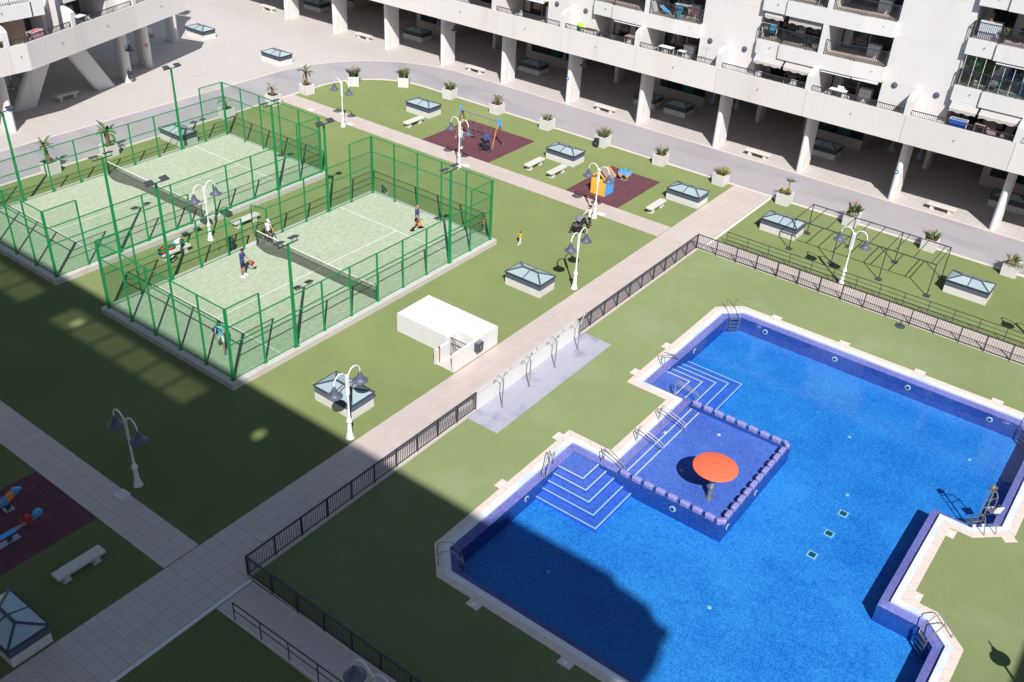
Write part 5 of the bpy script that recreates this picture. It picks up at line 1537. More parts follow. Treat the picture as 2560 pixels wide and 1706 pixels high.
tb("chair_arm", [(.9,-.99,.5),(1.2,-1.0,.52),(1.3,-1.0,.42)], .016); tb("chair_arm", [(.9,-.57,.5),(1.2,-.56,.52),(1.3,-.56,.42)], .016)
for y in (.0,.42):
    q = MB(); q.ball((.55,y,.05), .07); q.build("float_knob", 'white', t, True)
# ---------------------------------------------------------------- things on the terraces
ZT, Z2, Z3 = 5.925, 9.04, 12.095
def t_chair(label, loc, rz, m='white', grp="terrace chairs"):
    t = thing("chair", label, "chair", loc, rz, grp)
    b = MB(); b.bbox(-.22,-.22,.42,.22,.22,.45,.01); b.build("seat", m, t)
    b = MB()
    for q in range(5): b.box(-.23,-.20+q*.09,.50,-.205,-.15+q*.09,.86)
    b.box(-.235,-.22,.84,-.20,.22,.90); b.build("backrest", m, t)
    for x in (-.20,.20):
        for y in (-.20,.20):
            b = MB(); b.box(x-.015,y-.015,0,x+.015,y+.015,.66 if x > 0 else .86); b.build("leg", m, t)
    for y in (-.2,.2):
        b = MB(); b.box(-.21,y-.02,.65,.22,y+.02,.68); b.build("armrest", m, t)
    return t
def t_table(label, loc, rz, m='white', sz=(1.2,.75), h=.73):
    t = thing("table", label, "table", loc, rz, "terrace tables")
    b = MB(); b.bbox(-sz[0]/2,-sz[1]/2,h-.03,sz[0]/2,sz[1]/2,h,.01); b.build("tabletop", m, t)
    for x in (-1,1):
        for y in (-1,1):
            b = MB(); b.box(x*(sz[0]/2-.06)-.02,y*(sz[1]/2-.06)-.02,0,x*(sz[0]/2-.06)+.02,y*(sz[1]/2-.06)+.02,h-.03); b.build("leg", m, t)
    return t
def t_armchair(label, loc, rz, m='roofgrey'):
    t = thing("lounge_chair", label, "chair", loc, rz, "reclining terrace chairs")
    b = MB(); b.cbox((.15,0,.36),(.55,.52,.07), Matrix.Rotation(R(8),3,'Y')); b.build("seat", m, t)
    b = MB(); b.cbox((-.27,0,.72),(.08,.52,.80), Matrix.Rotation(R(-24),3,'Y')); b.build("backrest", m, t)
    for y in (-.28,.28):
        b = MB(); b.tube([(.40,y,0),(.10,y,.58),(-.35,y,.60)], .018, 6); b.tube([(-.35,y,0),(.15,y,.45)], .018, 6); b.build("side_frame", 'winframe', t)
    return t
def t_rack(label, loc, rz, cloths, z=1.0):
    t = thing("drying_rack", label, "drying rack", loc, rz, "laundry racks")
    f = MB()
    for x in (-.28,.28): f.bar((x,-.55,z),(x,.55,z),.018)
    for q in range(7): f.bar((-.28+.093*q,-.55,z),(-.28+.093*q,.55,z),.008)
    for y in (-.55,.55): f.bar((-.28,y,z),(.28,y,z),.018); f.bar((-.28,y,0),(.28,y,z),.018); f.bar((.28,y,0),(-.28,y,z),.018)
    f.build("frame", 'white', t)
    for x, y0, y1, dr, m, lab in cloths:
        c = MB(); vs = []; K = 8
        for q in range(K+1):
            y = y0+(y1-y0)*q/K; w = .012*math.sin(q*1.9)
            vs += [(x-.02+w,y,z-dr),(x-.012+w*.3,y,z+.012),(x+.16,y,z+.014),(x+.17+w,y,z-dr*.55)]
        c.add(vs, [(4*q+r,4*q+r+1,4*q+5+r,4*q+4+r) for q in range(K) for r in range(3)])
        ob = c.build("towel", m, None, True); ob.location = t.location; ob.rotation_euler = t.rotation_euler
        tag(ob, lab, "towel", "laundry on the balconies")
    return t
M['towelblue'] = mat("blue_towel", (.02,.13,.62), .95, v=.12, vs=12); M['towelpink'] = mat("pink_towel", (.68,.40,.50), .95, v=.2, vs=14, tint=(.62,.08,.10), tscale=3, tlo=.5, thi=.6)
M['towelteal'] = mat("turquoise_towel", (.04,.36,.52), .95, v=.12, vs=12); M['lime'] = mat("lime_cushion", (.42,.85,.05), .7); M['lilac'] = mat("lilac_cloth", (.34,.27,.37), .95, v=.1, vs=8)
M['cane'] = mat("brown_wicker", (.13,.065,.04), .8, v=.3, vs=20)
def pot_plant(label, loc, h=.5, m='leaf', pm='terracotta', fl=0, fm='flower', n=40):
    t = thing("potted_plant", label, "plant", loc, random.uniform(0,6), "balcony pot plants")
    b = MB(); b.lathe([(.11,0),(.16,.26),(.175,.30),(.15,.30),(.14,.26)], 12); b.build("pot", pm, t, True)
    b = MB()
    for q in range(n):
        a = random.uniform(0,2*PI); r = random.uniform(0,.10); l = h*random.uniform(.5,1)
        c = Vector((r*math.cos(a),r*math.sin(a),.27)); d = Vector((math.cos(a)*random.uniform(.1,.8),math.sin(a)*random.uniform(.1,.8),1)).normalized(); sd = Vector((-d.y,d.x,.1)).normalized()*.035
        b.add([c+d*l*.4-sd*.4, c+d*l*.4+sd*.4, c+d*l*.75+sd, c+d*l, c+d*l*.75-sd], [(0,1,2,3,4)])
    stuff(b.build("leaves", m, t))
    if fl:
        b = MB()
        for q in range(fl): b.ball((random.uniform(-.12,.12),random.uniform(-.12,.12),.28+h*random.uniform(.5,.9)), .04, 6, 4)
        stuff(b.build("flowers", fm, t))
    return t
def ac_unit(label, loc, w=.9, h=.85):
    t = thing("storage_cabinet", label, "cabinet", loc, 0, "balcony cabinets")
    b = MB(); b.bbox(-.25,-w/2,0,.25,w/2,h,.015); b.build("cabinet_body", 'cassette', t)
    b = MB(); b.box(-.258,-.005,.04,-.25,.005,h-.04); b.build("door_seam", 'dark', t)
    return t
# first-floor terraces, right wing (x of the terrace strip is 44 to 47.6)
t_chair("white garden chair facing the white table, just right of the tall divider", (44.75,3.25,ZT), R(-60))
t_table("white rectangular table on the terrace in front of the open glass door", (44.75,2.35,ZT), 0, 'white', (.75,1.15), .95)
t_chair("white garden chair on the road side of the white rectangular table", (44.25,2.2,ZT), R(180))
t_chair("white garden chair beside the small white table with the cup", (44.4,.55,ZT), R(100))
t_table("small square white table at the right end of the open terrace", (44.7,.95,ZT), 0, 'white', (.6,.6), .95)
t_table("white table on the terrace left of the tall divider, seen above the railing", (45.2,5.6,ZT), 0, 'roofgrey', (.8,1.2), .98)
t_chair("pale garden chair behind the railing, close left of the tall divider", (44.4,5.5,ZT), R(180))
tt = thing("cushion", "round lime-green cushion on a dark chair, behind the terrace railing", "cushion", (44.5,10.15,ZT+1.0)); b = MB(); b.ball((0,0,0),(.2,.32,.26),14,8); b.build("cover", 'lime', tt, True)
t_chair("dark chair carrying the round lime-green cushion", (44.5,10.15,ZT), R(-20), 'dark')
t_table("dark reddish table on the terrace next to the lime cushion", (44.5,9.2,ZT), 0, 'cane', (.6,1.1), .92)
t_chair("dark chair at the right side of the dark reddish table", (44.45,8.5,ZT), R(90), 'dark')
pot_plant("spiky potted plant on the terrace beside the sliding door, left of the divider", (44.5,7.1,ZT), .8)
for k, (y, a) in enumerate(((-10.9,0),(-12.2,180))):
    t_chair("white slatted chair %s the white dining table under the rolled awnings" % ("left of" if k == 0 else "right of"), (44.6,y,ZT), R(90+a))
t_chair("white slatted chair behind the white dining table under the rolled awnings", (45.3,-11.6,ZT+.25), R(0))
t_table("white dining table under the rolled awnings on the right-hand terrace", (44.7,-11.55,ZT), 0, 'white', (.8,1.2), .95)
t_table("grey oval table in the deep shade under the scalloped awnings", (45.6,-7.9,ZT), 0, 'roofgrey', (.8,1.3), 1.0)
t_chair("pale chair in front of the grey table under the scalloped awnings", (44.45,-8.3,ZT), R(180))
t_chair("pale folding chair at the left end of the terrace under the scalloped awnings", (44.45,-5.6,ZT), R(200))
r = t_rack("laundry rack on the far right terrace with a blue towel hanging over it", (44.35,-20.0,ZT), 0, [(-.26,-.52,.52,.62,'towelblue',"bright blue towel hanging over the far right terrace railing")], 1.12)
t_armchair("grey reclining chair on the far right terrace, left of a matching one", (44.9,-22.0,ZT+.3), R(200)); t_armchair("grey reclining chair at the right end of the far right terrace", (44.9,-23.0,ZT+.3), R(170))
t_table("low pale table between the reclining chairs and the laundry rack", (45.0,-21.3,ZT), 0, 'roofgrey', (.7,.7), 1.0)
ac_unit("pale cabinet at the right end of the top-middle terrace", (46.6,14.55,ZT), .8, 1.3); t_chair("pale chair with folded cloth on the top-middle terrace", (44.6,16.5,ZT), R(150))
for y, z, lab in ((-12.9,ZT,"pale grey cabinet at the right end of the terrace under the rolled awnings"),(-12.75,Z2,"pale grey cabinet at the right end of the empty balcony, one floor up"),(-12.75,Z3,"pale grey cabinet at the right end of the top balcony"),(1.35,Z2,"grey cabinet behind the hanging turquoise towel"),(1.35,ZT,"pale cabinet in the shade at the right end of the open terrace")):
    ac_unit(lab, (46.9,y,z))
tt = thing("tv_aerial", "thin rooftop-style aerial standing on the terrace beside the low divider wall", "aerial", (44.6,-1.15,ZT)); b = MB(); b.tube([(0,0,0),(0,0,1.75)],.012,6); b.build("mast",'galv',tt)
b = MB(); b.bar((0,-.3,1.7),(0,.3,1.55),.012); b.bar((0,-.25,1.6),(0,.3,1.45),.01)
for q in range(4): b.bar((-.08,-.25+q*.16,1.68-.04*q),(.08,-.25+q*.16,1.68-.04*q),.01)
b.build("aerial_arms",'galv',tt)
pot_plant("small green plant in the dark shadow of the low divider at the terrace end", (44.4,-16.0,ZT+.4), .4)
# second floor balconies
t_rack("laundry rack with turquoise cloth on the balcony above the road, middle block", (45.35,1.7,Z2), 0, [(-.28,-.05,.25,.95,'towelteal',"turquoise towel hanging down the railing of the middle balcony"),(-.05,.3,.55,.35,'lilac',"lilac cloth on the laundry rack of the middle balcony")], 1.05)
tt = thing("deck_chair", "blue folded deck chair on the middle balcony beside a red pot", "chair", (45.6,3.3,Z2)); b = MB(); b.cbox((0,0,.35),(.4,.9,.05),Matrix.Rotation(R(28),3,'X')); b.build("seat",'sblue',tt); b = MB(); b.tube([(-.2,-.4,0),(-.2,.4,.6)],.015,6); b.tube([(.2,-.4,0),(.2,.4,.6)],.015,6); b.build("frame",'white',tt)
pot_plant("tall plant in a red pot on the middle balcony", (46.0,2.6,Z2), .9, pm='terracotta', n=70)
tt = thing("bicycle", "red and silver bicycle parked at the right end of the middle balcony", "bicycle", (45.5,.75,Z2), R(90))
for x in (-.5,.5):
    b = MB(); b.tube([(x+.32*math.cos(2*PI*q/18),0,.33+.32*math.sin(2*PI*q/18)) for q in range(18)],.02,6,True); w_ = b.build("wheel",'black',tt)
    b = MB()
    for q in range(6): b.bar((x,0,.33),(x+.3*math.cos(PI*q/3),0,.33+.3*math.sin(PI*q/3)),.006)
    b.build("spoke",'galv',w_)
b = MB(); b.bar((-.5,0,.33),(-.1,0,.75),.03); b.bar((-.1,0,.3),(.38,0,.75),.03); b.bar((-.1,0,.75),(.38,0,.78),.03); b.bar((-.5,0,.33),(-.1,0,.3),.03); b.bar((-.12,0,.3),(-.12,0,.85),.03); b.bar((.5,0,.33),(.36,0,.95),.03); b.build("frame",'red',tt)
b = MB(); b.bar((.36,-.25,.97),(.36,.25,.97),.025); b.build("handlebar",'black',tt); b = MB(); b.cbox((-.12,0,.88),(.24,.13,.06)); b.build("saddle",'black',tt)
t_rack("laundry rack with pale cloths at the left end of the right-middle balcony", (45.5,-5.4,Z2), 0, [(-.24,-.5,-.1,.6,'towelteal',"pale turquoise cloth on the rack at the left end of the right-middle balcony"),(.02,0,.45,.5,'lilac',"grey-brown cloth on the rack at the left end of the right-middle balcony")], 1.1)
t_table("dark table with white objects on the right-middle balcony", (45.7,-7.6,Z2), 0, 'dark', (.7,1.2)); t_chair("dark chair right of the dark table on the right-middle balcony", (45.6,-8.6,Z2), R(90), 'dark'); t_chair("dark chair left of the dark table on the right-middle balcony", (45.6,-6.6,Z2), R(-90), 'dark')
tt = thing("bowl_of_flowers", "cluster of white flowers on the dark table of the right-middle balcony", "flowers", (45.7,-7.6,Z2+.73)); b = MB()
for q in range(14): b.ball((random.uniform(-.15,.15),random.uniform(-.35,.35),.1+random.uniform(0,.12)),.07,6,4)
stuff(b.build("blossoms",'white',tt)); b = MB(); b.box(-.16,-.35,0,.16,.35,.06); b.build("tray",'dark',tt)
tt = thing("cushion", "striped white cushion lying by the right end of the right-middle balcony railing", "cushion", (45.5,-9.1,Z2+.02)); b = MB(); b.ball((0,0,.18),(.25,.35,.2),12,8); b.build("cover",'white',tt,True)
# glazed balcony at the right edge, second floor
bq = bR
g_ = MB(); g_.box(44.95-43.75,-25.6,Z2,44.965-43.75,-19.15,Z2+2.02)
M['clearglass'] = see_through("balcony_glass", (.86,.93,.90), .06)
gl = g_.build("balcony_glazing", 'clearglass', bR)
b = MB()
for q in range(11): b.box(44.93-43.75,-19.16-.62*q-.012,Z2,44.99-43.75,-19.16-.62*q+.012,Z2+2.02)
b.build("glazing_bar", 'white', gl)
pot_plant("large green plant behind the glass at the left end of the glazed balcony", (45.6,-20.0,Z2), 1.5, 'leaf', 'white', n=120)
M['leafmint'] = mat("mint_leaf", (.16,.42,.28), .6, isl=.3)
pot_plant("mint-green plant behind the glass, next to the large green one", (45.5,-19.75,Z2+.7), .95, 'leafmint', 'white', n=110)
tt = thing("side_table", "low stool carrying the mint-green plant behind the glass", "stool", (45.5,-19.75,Z2)); b = MB(); b.box(-.2,-.2,.66,.2,.2,.70); b.build("top",'wood',tt)
for x in (-.16,.16):
    for y in (-.16,.16):
        b = MB(); b.box(x-.02,y-.02,0,x+.02,y+.02,.66); b.build("leg",'wood',tt)
t_table("table under a pale blue cloth behind the glazed balcony front", (45.9,-22.2,Z2), 0, 'towelteal', (.8,1.4), .85)
t_armchair("lilac draped armchair behind the glazed balcony front", (45.6,-21.2,Z2), R(180), 'lilac')
ac_unit("white cabinet with flowers on top at the left end of the top right balcony", (45.7,-19.9,Z3), 1.3, 1.05)
pot_plant("flowers with green leaves and red blooms on top of the white balcony cabinet", (45.6,-19.8,Z3+1.05), .35, 'leafmint', 'terracotta', 6, 'red')
pot_plant("yellow-flowered potted plant by the railing of the top right balcony", (45.3,-20.9,Z3), .75, 'leaf', 'cane', 12, 'leafyel'); M['brightyellow'] = mat("yellow_bloom", (.75,.68,.03), .6)
t_chair("dark chair behind the railing of the top right balcony", (45.9,-21.8,Z3), R(180), 'dark')
t_chair("striped white chair at the right end of the top balcony, beside its dividing pier", (45.4,-8.9,Z3), R(180))
# left building terraces
def lw(t_, d): return (11.6-t_*math.cos(ANG)-d*math.sin(ANG), 35.33-t_*math.sin(ANG)+d*math.cos(ANG))
x_, y_ = lw(-1.6,.6)
t_rack("laundry rack with pink cloth on the terrace of the left building", (x_,y_,ZT), PI/2+ANG, [(-.26,-.5,.5,.6,'towelpink',"pink and white striped cloth hanging at the left building's railing"),(.0,-.4,.4,.3,'towelpink',"pink cloth lying across the left building's laundry rack")], 1.12)
x_, y_ = lw(-2.5,.8); t_table("dark glass table beside the pink laundry on the left building terrace", (x_,y_,ZT), ANG, 'steelblue', (1.0,.7), 1.05)
for k, t_ in enumerate((-5.9,-6.7)):
    x_, y_ = lw(t_,1.5); t_armchair("brownish reclining chair on the left building terrace, %s of two" % ("left" if k == 0 else "right"), (x_,y_,ZT+.45), R(-110)+ANG, 'roofgrey')
x_, y_ = lw(-6.2,.65); t_table("white garden table in front of the reclining chairs on the left building", (x_,y_,ZT), ANG, 'white', (1.2,.6), 1.08)
x_, y_ = lw(-6.1,.4); t_chair("white garden chair by the railing, left end of the white table on the left building", (x_,y_,ZT), R(-90)+ANG)
x_, y_ = lw(-7.1,.4); t_chair("white garden chair by the railing, right end of the white table on the left building", (x_,y_,ZT), R(-90)+ANG)
x_, y_ = lw(-12.6,.5); pot_plant("bright green plant at the right end of the left building terrace", (x_,y_,ZT+.45), .6, 'leafyel', n=60)
pot_plant("dark twiggy plant on the parapet corner at the left edge of the photo", (9.9,35.6,ZT+.35), .8, 'leaf', n=60)
# bags between the courts
M['bagblack'] = mat("black_sports_bag", (.02,.02,.024), .6); M['bagorange'] = mat("orange_bag_panel", (.75,.16,.03), .6)
def sports_bag(label, loc, rz, m2, s=1.0, rx=0):
    t = thing("sports_bag", label, "bag", loc, rz, "sports bags on the bench"); t.scale = (s,s,s)
    b = MB(); b.prism([(-.34,-.10),(-.28,-.15),(.18,-.15),(.34,-.08),(.34,.08),(.18,.15),(-.28,.15),(-.34,.10)], 0, .30); b.build("bag_body", 'bagblack', t)
    b = MB(); b.prism([(-.30,-.154),(.05,-.156),(.20,-.152),(.05,.156),(-.30,.154)], .10, .20); b.box(-.2,-.06,.30,.15,.06,.305); b.build("side_panel", m2, t)
    b = MB(); b.tube([(-.2,0,.30),(-.1,0,.42),(.05,0,.42),(.15,0,.30)], .015, 6); b.build("handle", 'bagblack', t)
    return t
sports_bag("black and orange sports bag at the left end of the stone bench between the courts", (5.50,12.88,.47), R(10), 'bagorange')
sports_bag("black and white sports bag standing in front of the left end of the bench", (5.75,12.45,.0), R(25), 'white', .95)
sports_bag("black and red sports bag lying on the bench next to the orange one", (6.05,12.95,.47), R(-15), 'red', .75)
sports_bag("white and navy sports bag at the right end of the stone bench", (6.85,12.95,.47), R(60), 'white', .8)
tt = thing("jacket", "heap of teal and white clothing behind the right end of the bench", "clothing", (6.75,13.25,.47)); b = MB()
b.ball((0,0,.12),(.26,.18,.15),12,7); b.ball((.18,.05,.16),(.14,.14,.12),10,6); b.build("folded_jacket",'white',tt,True); b = MB(); b.ball((-.25,.02,.08),(.18,.14,.10),10,6); b.build("teal_towel",'towelteal',tt,True)
tt = thing("waste_bin", "tall grey-green waste bin outside the padel fence, by the open gate", "litter bin", (8.62,10.72,0)); b = MB(); b.lathe([(.17,0),(.23,.75),(.24,.78),(.24,.95),(.20,1.02),(.0,1.05)], 14); b.build("bin_body",'bin',tt,True); b = MB(); b.box(-.12,-.25,.80,.12,-.225,.90); b.build("bin_slot",'black',tt)
tt = thing("ground_spike", "thin bent steel rod standing on the grass between the two courts", "rod", (8.25,11.4,0)); b = MB(); b.tube([(0,0,0),(.02,.03,.75),(.09,.12,.78)],.012,6); b.build("rod",'black',tt)
# ---------------------------------------------------------------- people
M['skin'] = mat("skin", (.52,.30,.21), .55, spec=.3); M['skin2'] = mat("tanned_skin", (.40,.20,.125), .55, spec=.3)
M['hairdark'] = mat("dark_hair", (.025,.016,.012), .6, v=.3, vs=30); M['hairblond'] = mat("blond_hair", (.42,.28,.12), .6, v=.3, vs=30)
M['navyshirt'] = mat("navy_shirt", (.045,.06,.20), .8, v=.08, vs=8); M['navyshort'] = mat("navy_shorts", (.03,.033,.07), .8); M['blackcloth'] = mat("black_cloth", (.016,.016,.02), .8)
M['aquashirt'] = mat("aqua_shirt", (.22,.58,.78), .8, v=.06, vs=8); M['whitecloth'] = mat("white_cloth", (.78,.78,.80), .85, v=.05, vs=9); M['cream'] = mat("cream_jumper", (.70,.62,.58), .9, v=.06, vs=9)
M['jeans'] = mat("grey_blue_jeans", (.18,.20,.29), .85, v=.08, vs=9); M['yellowcoat'] = mat("yellow_jacket", (.80,.42,.03), .7, v=.06, vs=9); M['paleblue'] = mat("pale_blue_shirt", (.45,.62,.68), .85, v=.06, vs=9); M['eye'] = mat("dark_eye", (.02,.015,.012), .2); M['lip'] = mat("lips", (.38,.12,.10), .5)
M['maroon'] = mat("maroon_hair", (.10,.02,.02), .7); M['shoewhite'] = mat("white_shoes", (.74,.74,.74), .6); M['shoeblue'] = mat("blue_shoes", (.07,.15,.32), .6); M['shoeblack'] = mat("black_shoes", (.02,.02,.022), .5); M['sandal'] = mat("tan_sandal", (.5,.27,.17), .7)

def person(label, loc, rz, H=1.75, skin='skin', top='navyshirt', legs='navyshort', sleeve=.5, hem=.6, sock=None, sockm='whitecloth', shoe='shoewhite',
           armL=(10,15,6), armR=(10,15,6), legL=(0,0,4), legR=(0,0,4), lean=0, head=0, hair='hairdark', hairtype='short', build=1.0, child=False, crouch=0.0, female=False, coat=None, group="people in the courtyard"):
    """armX = (shoulder swing forward, elbow bend, out), legX = (hip swing forward, knee bend, out); degrees; the figure faces +x"""
    t = thing("person", label, "person", loc, rz, group)
    s = H/1.75
    hb = 1.18 if child else 1.0                      # larger head on a child
    V = []; E = []; RD = []; TAG = []
    def nv(p, r, parent=None, tg=None):
        V.append(Vector(p)*s); RD.append(r*s); i = len(V)-1
        if parent is not None: E.append((parent, i)); TAG.append((parent, i, tg))
        return i
    def rotf(a): return Vector((math.sin(R(a)), 0, -math.cos(R(a))))
    hipz = .93
    # legs first, to find how high the pelvis sits
    def leg(sd, L):
        a, k, o = L; d1 = rotf(a); d2 = rotf(a-k); ov = Vector((0, sd*math.sin(R(o)), 0))
        hip = Vector((0, sd*.085*build, 0)); knee = hip+(d1+ov)*.44; ank = knee+(d2+ov*.6)*.42
        return hip, knee, ank, d2
    LL, LR = leg(1, legL), leg(-1, legR)
    hipz = max(-LL[2].z, -LR[2].z)+.075
    up = Vector((math.sin(R(lean)), 0, math.cos(R(lean)))); fw = Vector((up.z, 0, -up.x))
    P0 = Vector((0,0,hipz+.02))
    b = build
    pel = nv(P0, .135*b)
    bel = nv(P0+up*.15, .125*b*(.88 if female else 1), pel, 'torso')
    che = nv(P0+up*.33, .140*b, bel, 'torso')
    shl = nv(P0+up*.46, .105*b, che, 'torso')
    nek = nv(P0+up*.545, .052, shl, 'neck')
    hd = P0+up*.545+ (Vector((math.sin(R(lean+head)),0,math.cos(R(lean+head)))))*.06
    hu = Vector((math.sin(R(lean+head)),0,math.cos(R(lean+head)))); hf = Vector((hu.z,0,-hu.x))
    h1 = nv(hd+hf*.015, .070*hb, nek, 'head'); h2 = nv(hd+hu*.085*hb+hf*.02, .092*hb, h1, 'head'); h3 = nv(hd+hu*.155*hb+hf*.005, .070*hb, h2, 'head')
    for (hip, kn, an, d2), sd in ((LL,1),(LR,-1)):
        o = Vector((0,0,hipz))
        a1 = nv(hip+o+Vector((0,0,-.03)), .098*b, pel, 'thigh'); am = nv((hip+kn)*.5+o, .080*b, a1, 'thigh'); a2 = nv(kn+o, .056, am, 'thigh')
        a3 = nv((kn*.62+an*.38)+o, .055, a2, 'shin'); a4 = nv(an+o, .036, a3, 'shin')
    hands = []
    for sd, A in ((1,armL),(-1,armR)):
        a, k, o = A; d1 = rotf(a); d2 = rotf(a+k); ov = Vector((0, sd*math.sin(R(o)), 0))
        sh0 = P0+up*.47+Vector((0, sd*.175*b, 0)); el = sh0+(d1+ov)*.29; wr = el+(d2+ov*.5)*.25
        s1 = nv(sh0, .060*b, shl, 'upper'); s15 = nv((sh0+el)*.5, .048*b, s1, 'upper'); s2 = nv(el, .040, s15, 'upper'); s3 = nv((el*.6+wr*.4), .038, s2, 'fore'); s4 = nv(wr, .026, s3, 'fore')
        s5 = nv(wr+d2*.075, .030, s4, 'hand')
        hands.append((wr, d2, sd, ov))
    me = bpy.data.meshes.new("body"); me.from_pydata(V, E, []); ob = bpy.data.objects.new("body", me); COL.objects.link(ob)
    sk = ob.modifiers.new("skin", 'SKIN'); sk.use_smooth_shade = True
    for i, q in enumerate(me.skin_vertices[0].data):
        r = RD[i]; q.radius = (r, r); q.use_root = (i == 0)
        if i in (pel, bel, che, shl): q.radius = (r*(1.18 if not child else 1.05), r*.80) 
    ss = ob.modifiers.new("sub", 'SUBSURF'); ss.levels = 1; ss.render_levels = 1
    dg = bpy.context.evaluated_depsgraph_get(); dg.update()
    bm = bmesh.new(); tmp = bpy.data.meshes.new_from_object(ob.evaluated_get(dg)); bm.from_mesh(tmp)
    bpy.data.objects.remove(ob)
    # squash sideways/front of torso is decided by axis: make the trunk wider across (y) than deep (x)
    for v in bm.verts:
        pass
    mats = [skin, top, legs, sockm]
    segs = [(V[a], V[c], tg) for a, c, tg in TAG]
    ncut = hipz+.02
    for f in bm.faces:
        c = f.calc_center_median(); best = None
        for a, d, tg in segs:
            ab = d-a; tt_ = max(0, min(1, (c-a).dot(ab)/max(1e-9, ab.length_squared))); dist = (c-(a+ab*tt_)).length
            if best is None or dist < best[0]: best = (dist, tg, tt_, a, d)
        dist, tg, tt_, a, d = best; mi = 0
        if tg == 'torso': mi = 1 if c.z > (hipz-.02)*s else 2
        elif tg == 'thigh':
            z0 = hipz*s; low = min(V[0].z, z0)
            frac = (z0-c.z)/(.44*s)
            mi = 2 if (frac < hem*1.6 and hem < 1) or hem >= 1 else 0
            if hem < 1: mi = 2 if frac < hem else 0
            if c.z > (hipz+.015)*s: mi = 1
        elif tg == 'shin':
            mi = 2 if hem >= 1 else 0
            if sock and c.z < sock*s+min(V[-1].z,0): mi = 3
            if sock and (c.z/s) < sock: mi = 3
        elif tg == 'upper': mi = 1 if (1-((c-a).length/ max(1e-6,.29*s)) > 0 and sleeve >= 1) or ((c-(P0+up*.47)*s).length < .19*s+ .29*s*sleeve and sleeve > 0) else 0
        elif tg == 'fore': mi = 1 if sleeve >= 1.5 else 0
        elif tg == 'neck': mi = 1 if tt_ < .45 else 0
        f.material_index = mi; f.smooth = True
    # fingers: five unequal, gently curled, rooted in the palm
    for wr, d2, sd, ov in hands:
        base = (wr+d2*.085)*s; side = Vector((0,1,0)).cross(d2).normalized(); acr = Vector((0,1,0))
        curl = side*(-1 if d2.z < 0 else 1)
        for q, (off, L) in enumerate(((-.024,.055),(-.008,.068),(.008,.064),(.024,.050))):
            p0 = base+side*off*s-d2*.01*s; p1 = p0+d2*L*.55*s; p2 = p1+(d2*.8-acr*sd*.5).normalized()*L*.5*s
            _tube_into(bm, [p0,p1,p2], [.0095*s,.009*s,.0075*s], 0)
        p0 = (wr+d2*.03)*s+side*.026*s; p1 = p0+(d2+side*.9).normalized()*.04*s; _tube_into(bm, [p0,p1,p1+d2*.03*s], [.011*s,.010*s,.008*s], 0)
    # face
    HD = hd*s
    nose = HD+hf*.112*hb*s+hu*.075*hb*s
    _tube_into(bm, [nose-hf*.03*s+hu*.02*s, nose, nose-hf*.028*s-hu*.012*s], [.010*s,.014*s,.010*s], 0)
    for sd in (-1,1): _tube_into(bm, [HD+Vector((0,sd*.088*hb*s,0))+hu*.055*s, HD+Vector((0,sd*.100*hb*s,0))+hu*.075*s, HD+Vector((0,sd*.090*hb*s,0))+hu*.10*s], [.010*s,.018*s,.012*s], 0)
    m2 = bpy.data.meshes.new("body"); bm.to_mesh(m2); bm.free()
    for q in mats: m2.materials.append(M[q])
    body = bpy.data.objects.new("body", m2); COL.objects.link(body); body.parent = t
    e = MB()
    for sd in (-1,1): e.ball(tuple(HD+hf*.098*hb*s+hu*.09*hb*s+Vector((0,sd*.033*hb*s,0))), .012*s, 6, 4)
    e.build("eyes", 'eye', t); e = MB(); e.ball(tuple(HD+hf*.095*hb*s+hu*.028*s), (.010*s,.024*s,.007*s), 6, 4); e.build("mouth", 'lip', t)
    # hair
    if hairtype != 'bald':
        hm = MB(); c0 = HD+hu*.105*hb*s-hf*.018*s; n_, k_ = 14, 7
        for i in range(n_): pass
        vs = []; fs = []; rr = .107*hb*s
        for i in range(k_+1):
            th = PI*.56*i/k_
            for j in range(n_):
                a = 2*PI*j/n_; front = max(0, math.cos(a))
                th2 = th*(1-.42*front) if hairtype != 'cap' else th*.86
                w_ = rr*(1+.03*math.sin(5*a+i))
                vs.append(tuple(c0 + hf*(w_*math.sin(th2)*math.cos(a)) + Vector((0,w_*.93*math.sin(th2)*math.sin(a),0)) + hu*(w_*math.cos(th2))))
        for i in range(k_):
            for j in range(n_): fs.append((i*n_+j,(i+1)*n_+j,(i+1)*n_+(j+1)%n_,i*n_+(j+1)%n_))
        hm.add(vs, fs)
        if hairtype == 'long':
            q0 = HD-hf*.095*s+hu*.09*s; _tube_mb(hm, [q0, q0-hf*.02*s-hu*.10*s, q0-hf*.01*s-hu*.22*s], [.075*s,.07*s,.03*s])
        if hairtype == 'tail':
            q0 = HD-hf*.11*s+hu*.14*s; _tube_mb(hm, [q0, q0-hf*.06*s-hu*.05*s, q0-hf*.05*s-hu*.20*s], [.035*s,.04*s,.015*s])
        if hairtype == 'cap':
            pk = HD+hf*.13*s+hu*.125*s; hm.add([tuple(pk+Vector((0,-.06*s,0))-hf*.04*s), tuple(pk+Vector((0,.06*s,0))-hf*.04*s), tuple(pk+Vector((0,.045*s,0))+hf*.05*s-hu*.015*s), tuple(pk+Vector((0,-.045*s,0))+hf*.05*s-hu*.015*s)], [(0,1,2,3)])
        hm.build("cap" if hairtype == 'cap' else "hair", hair, t, True)
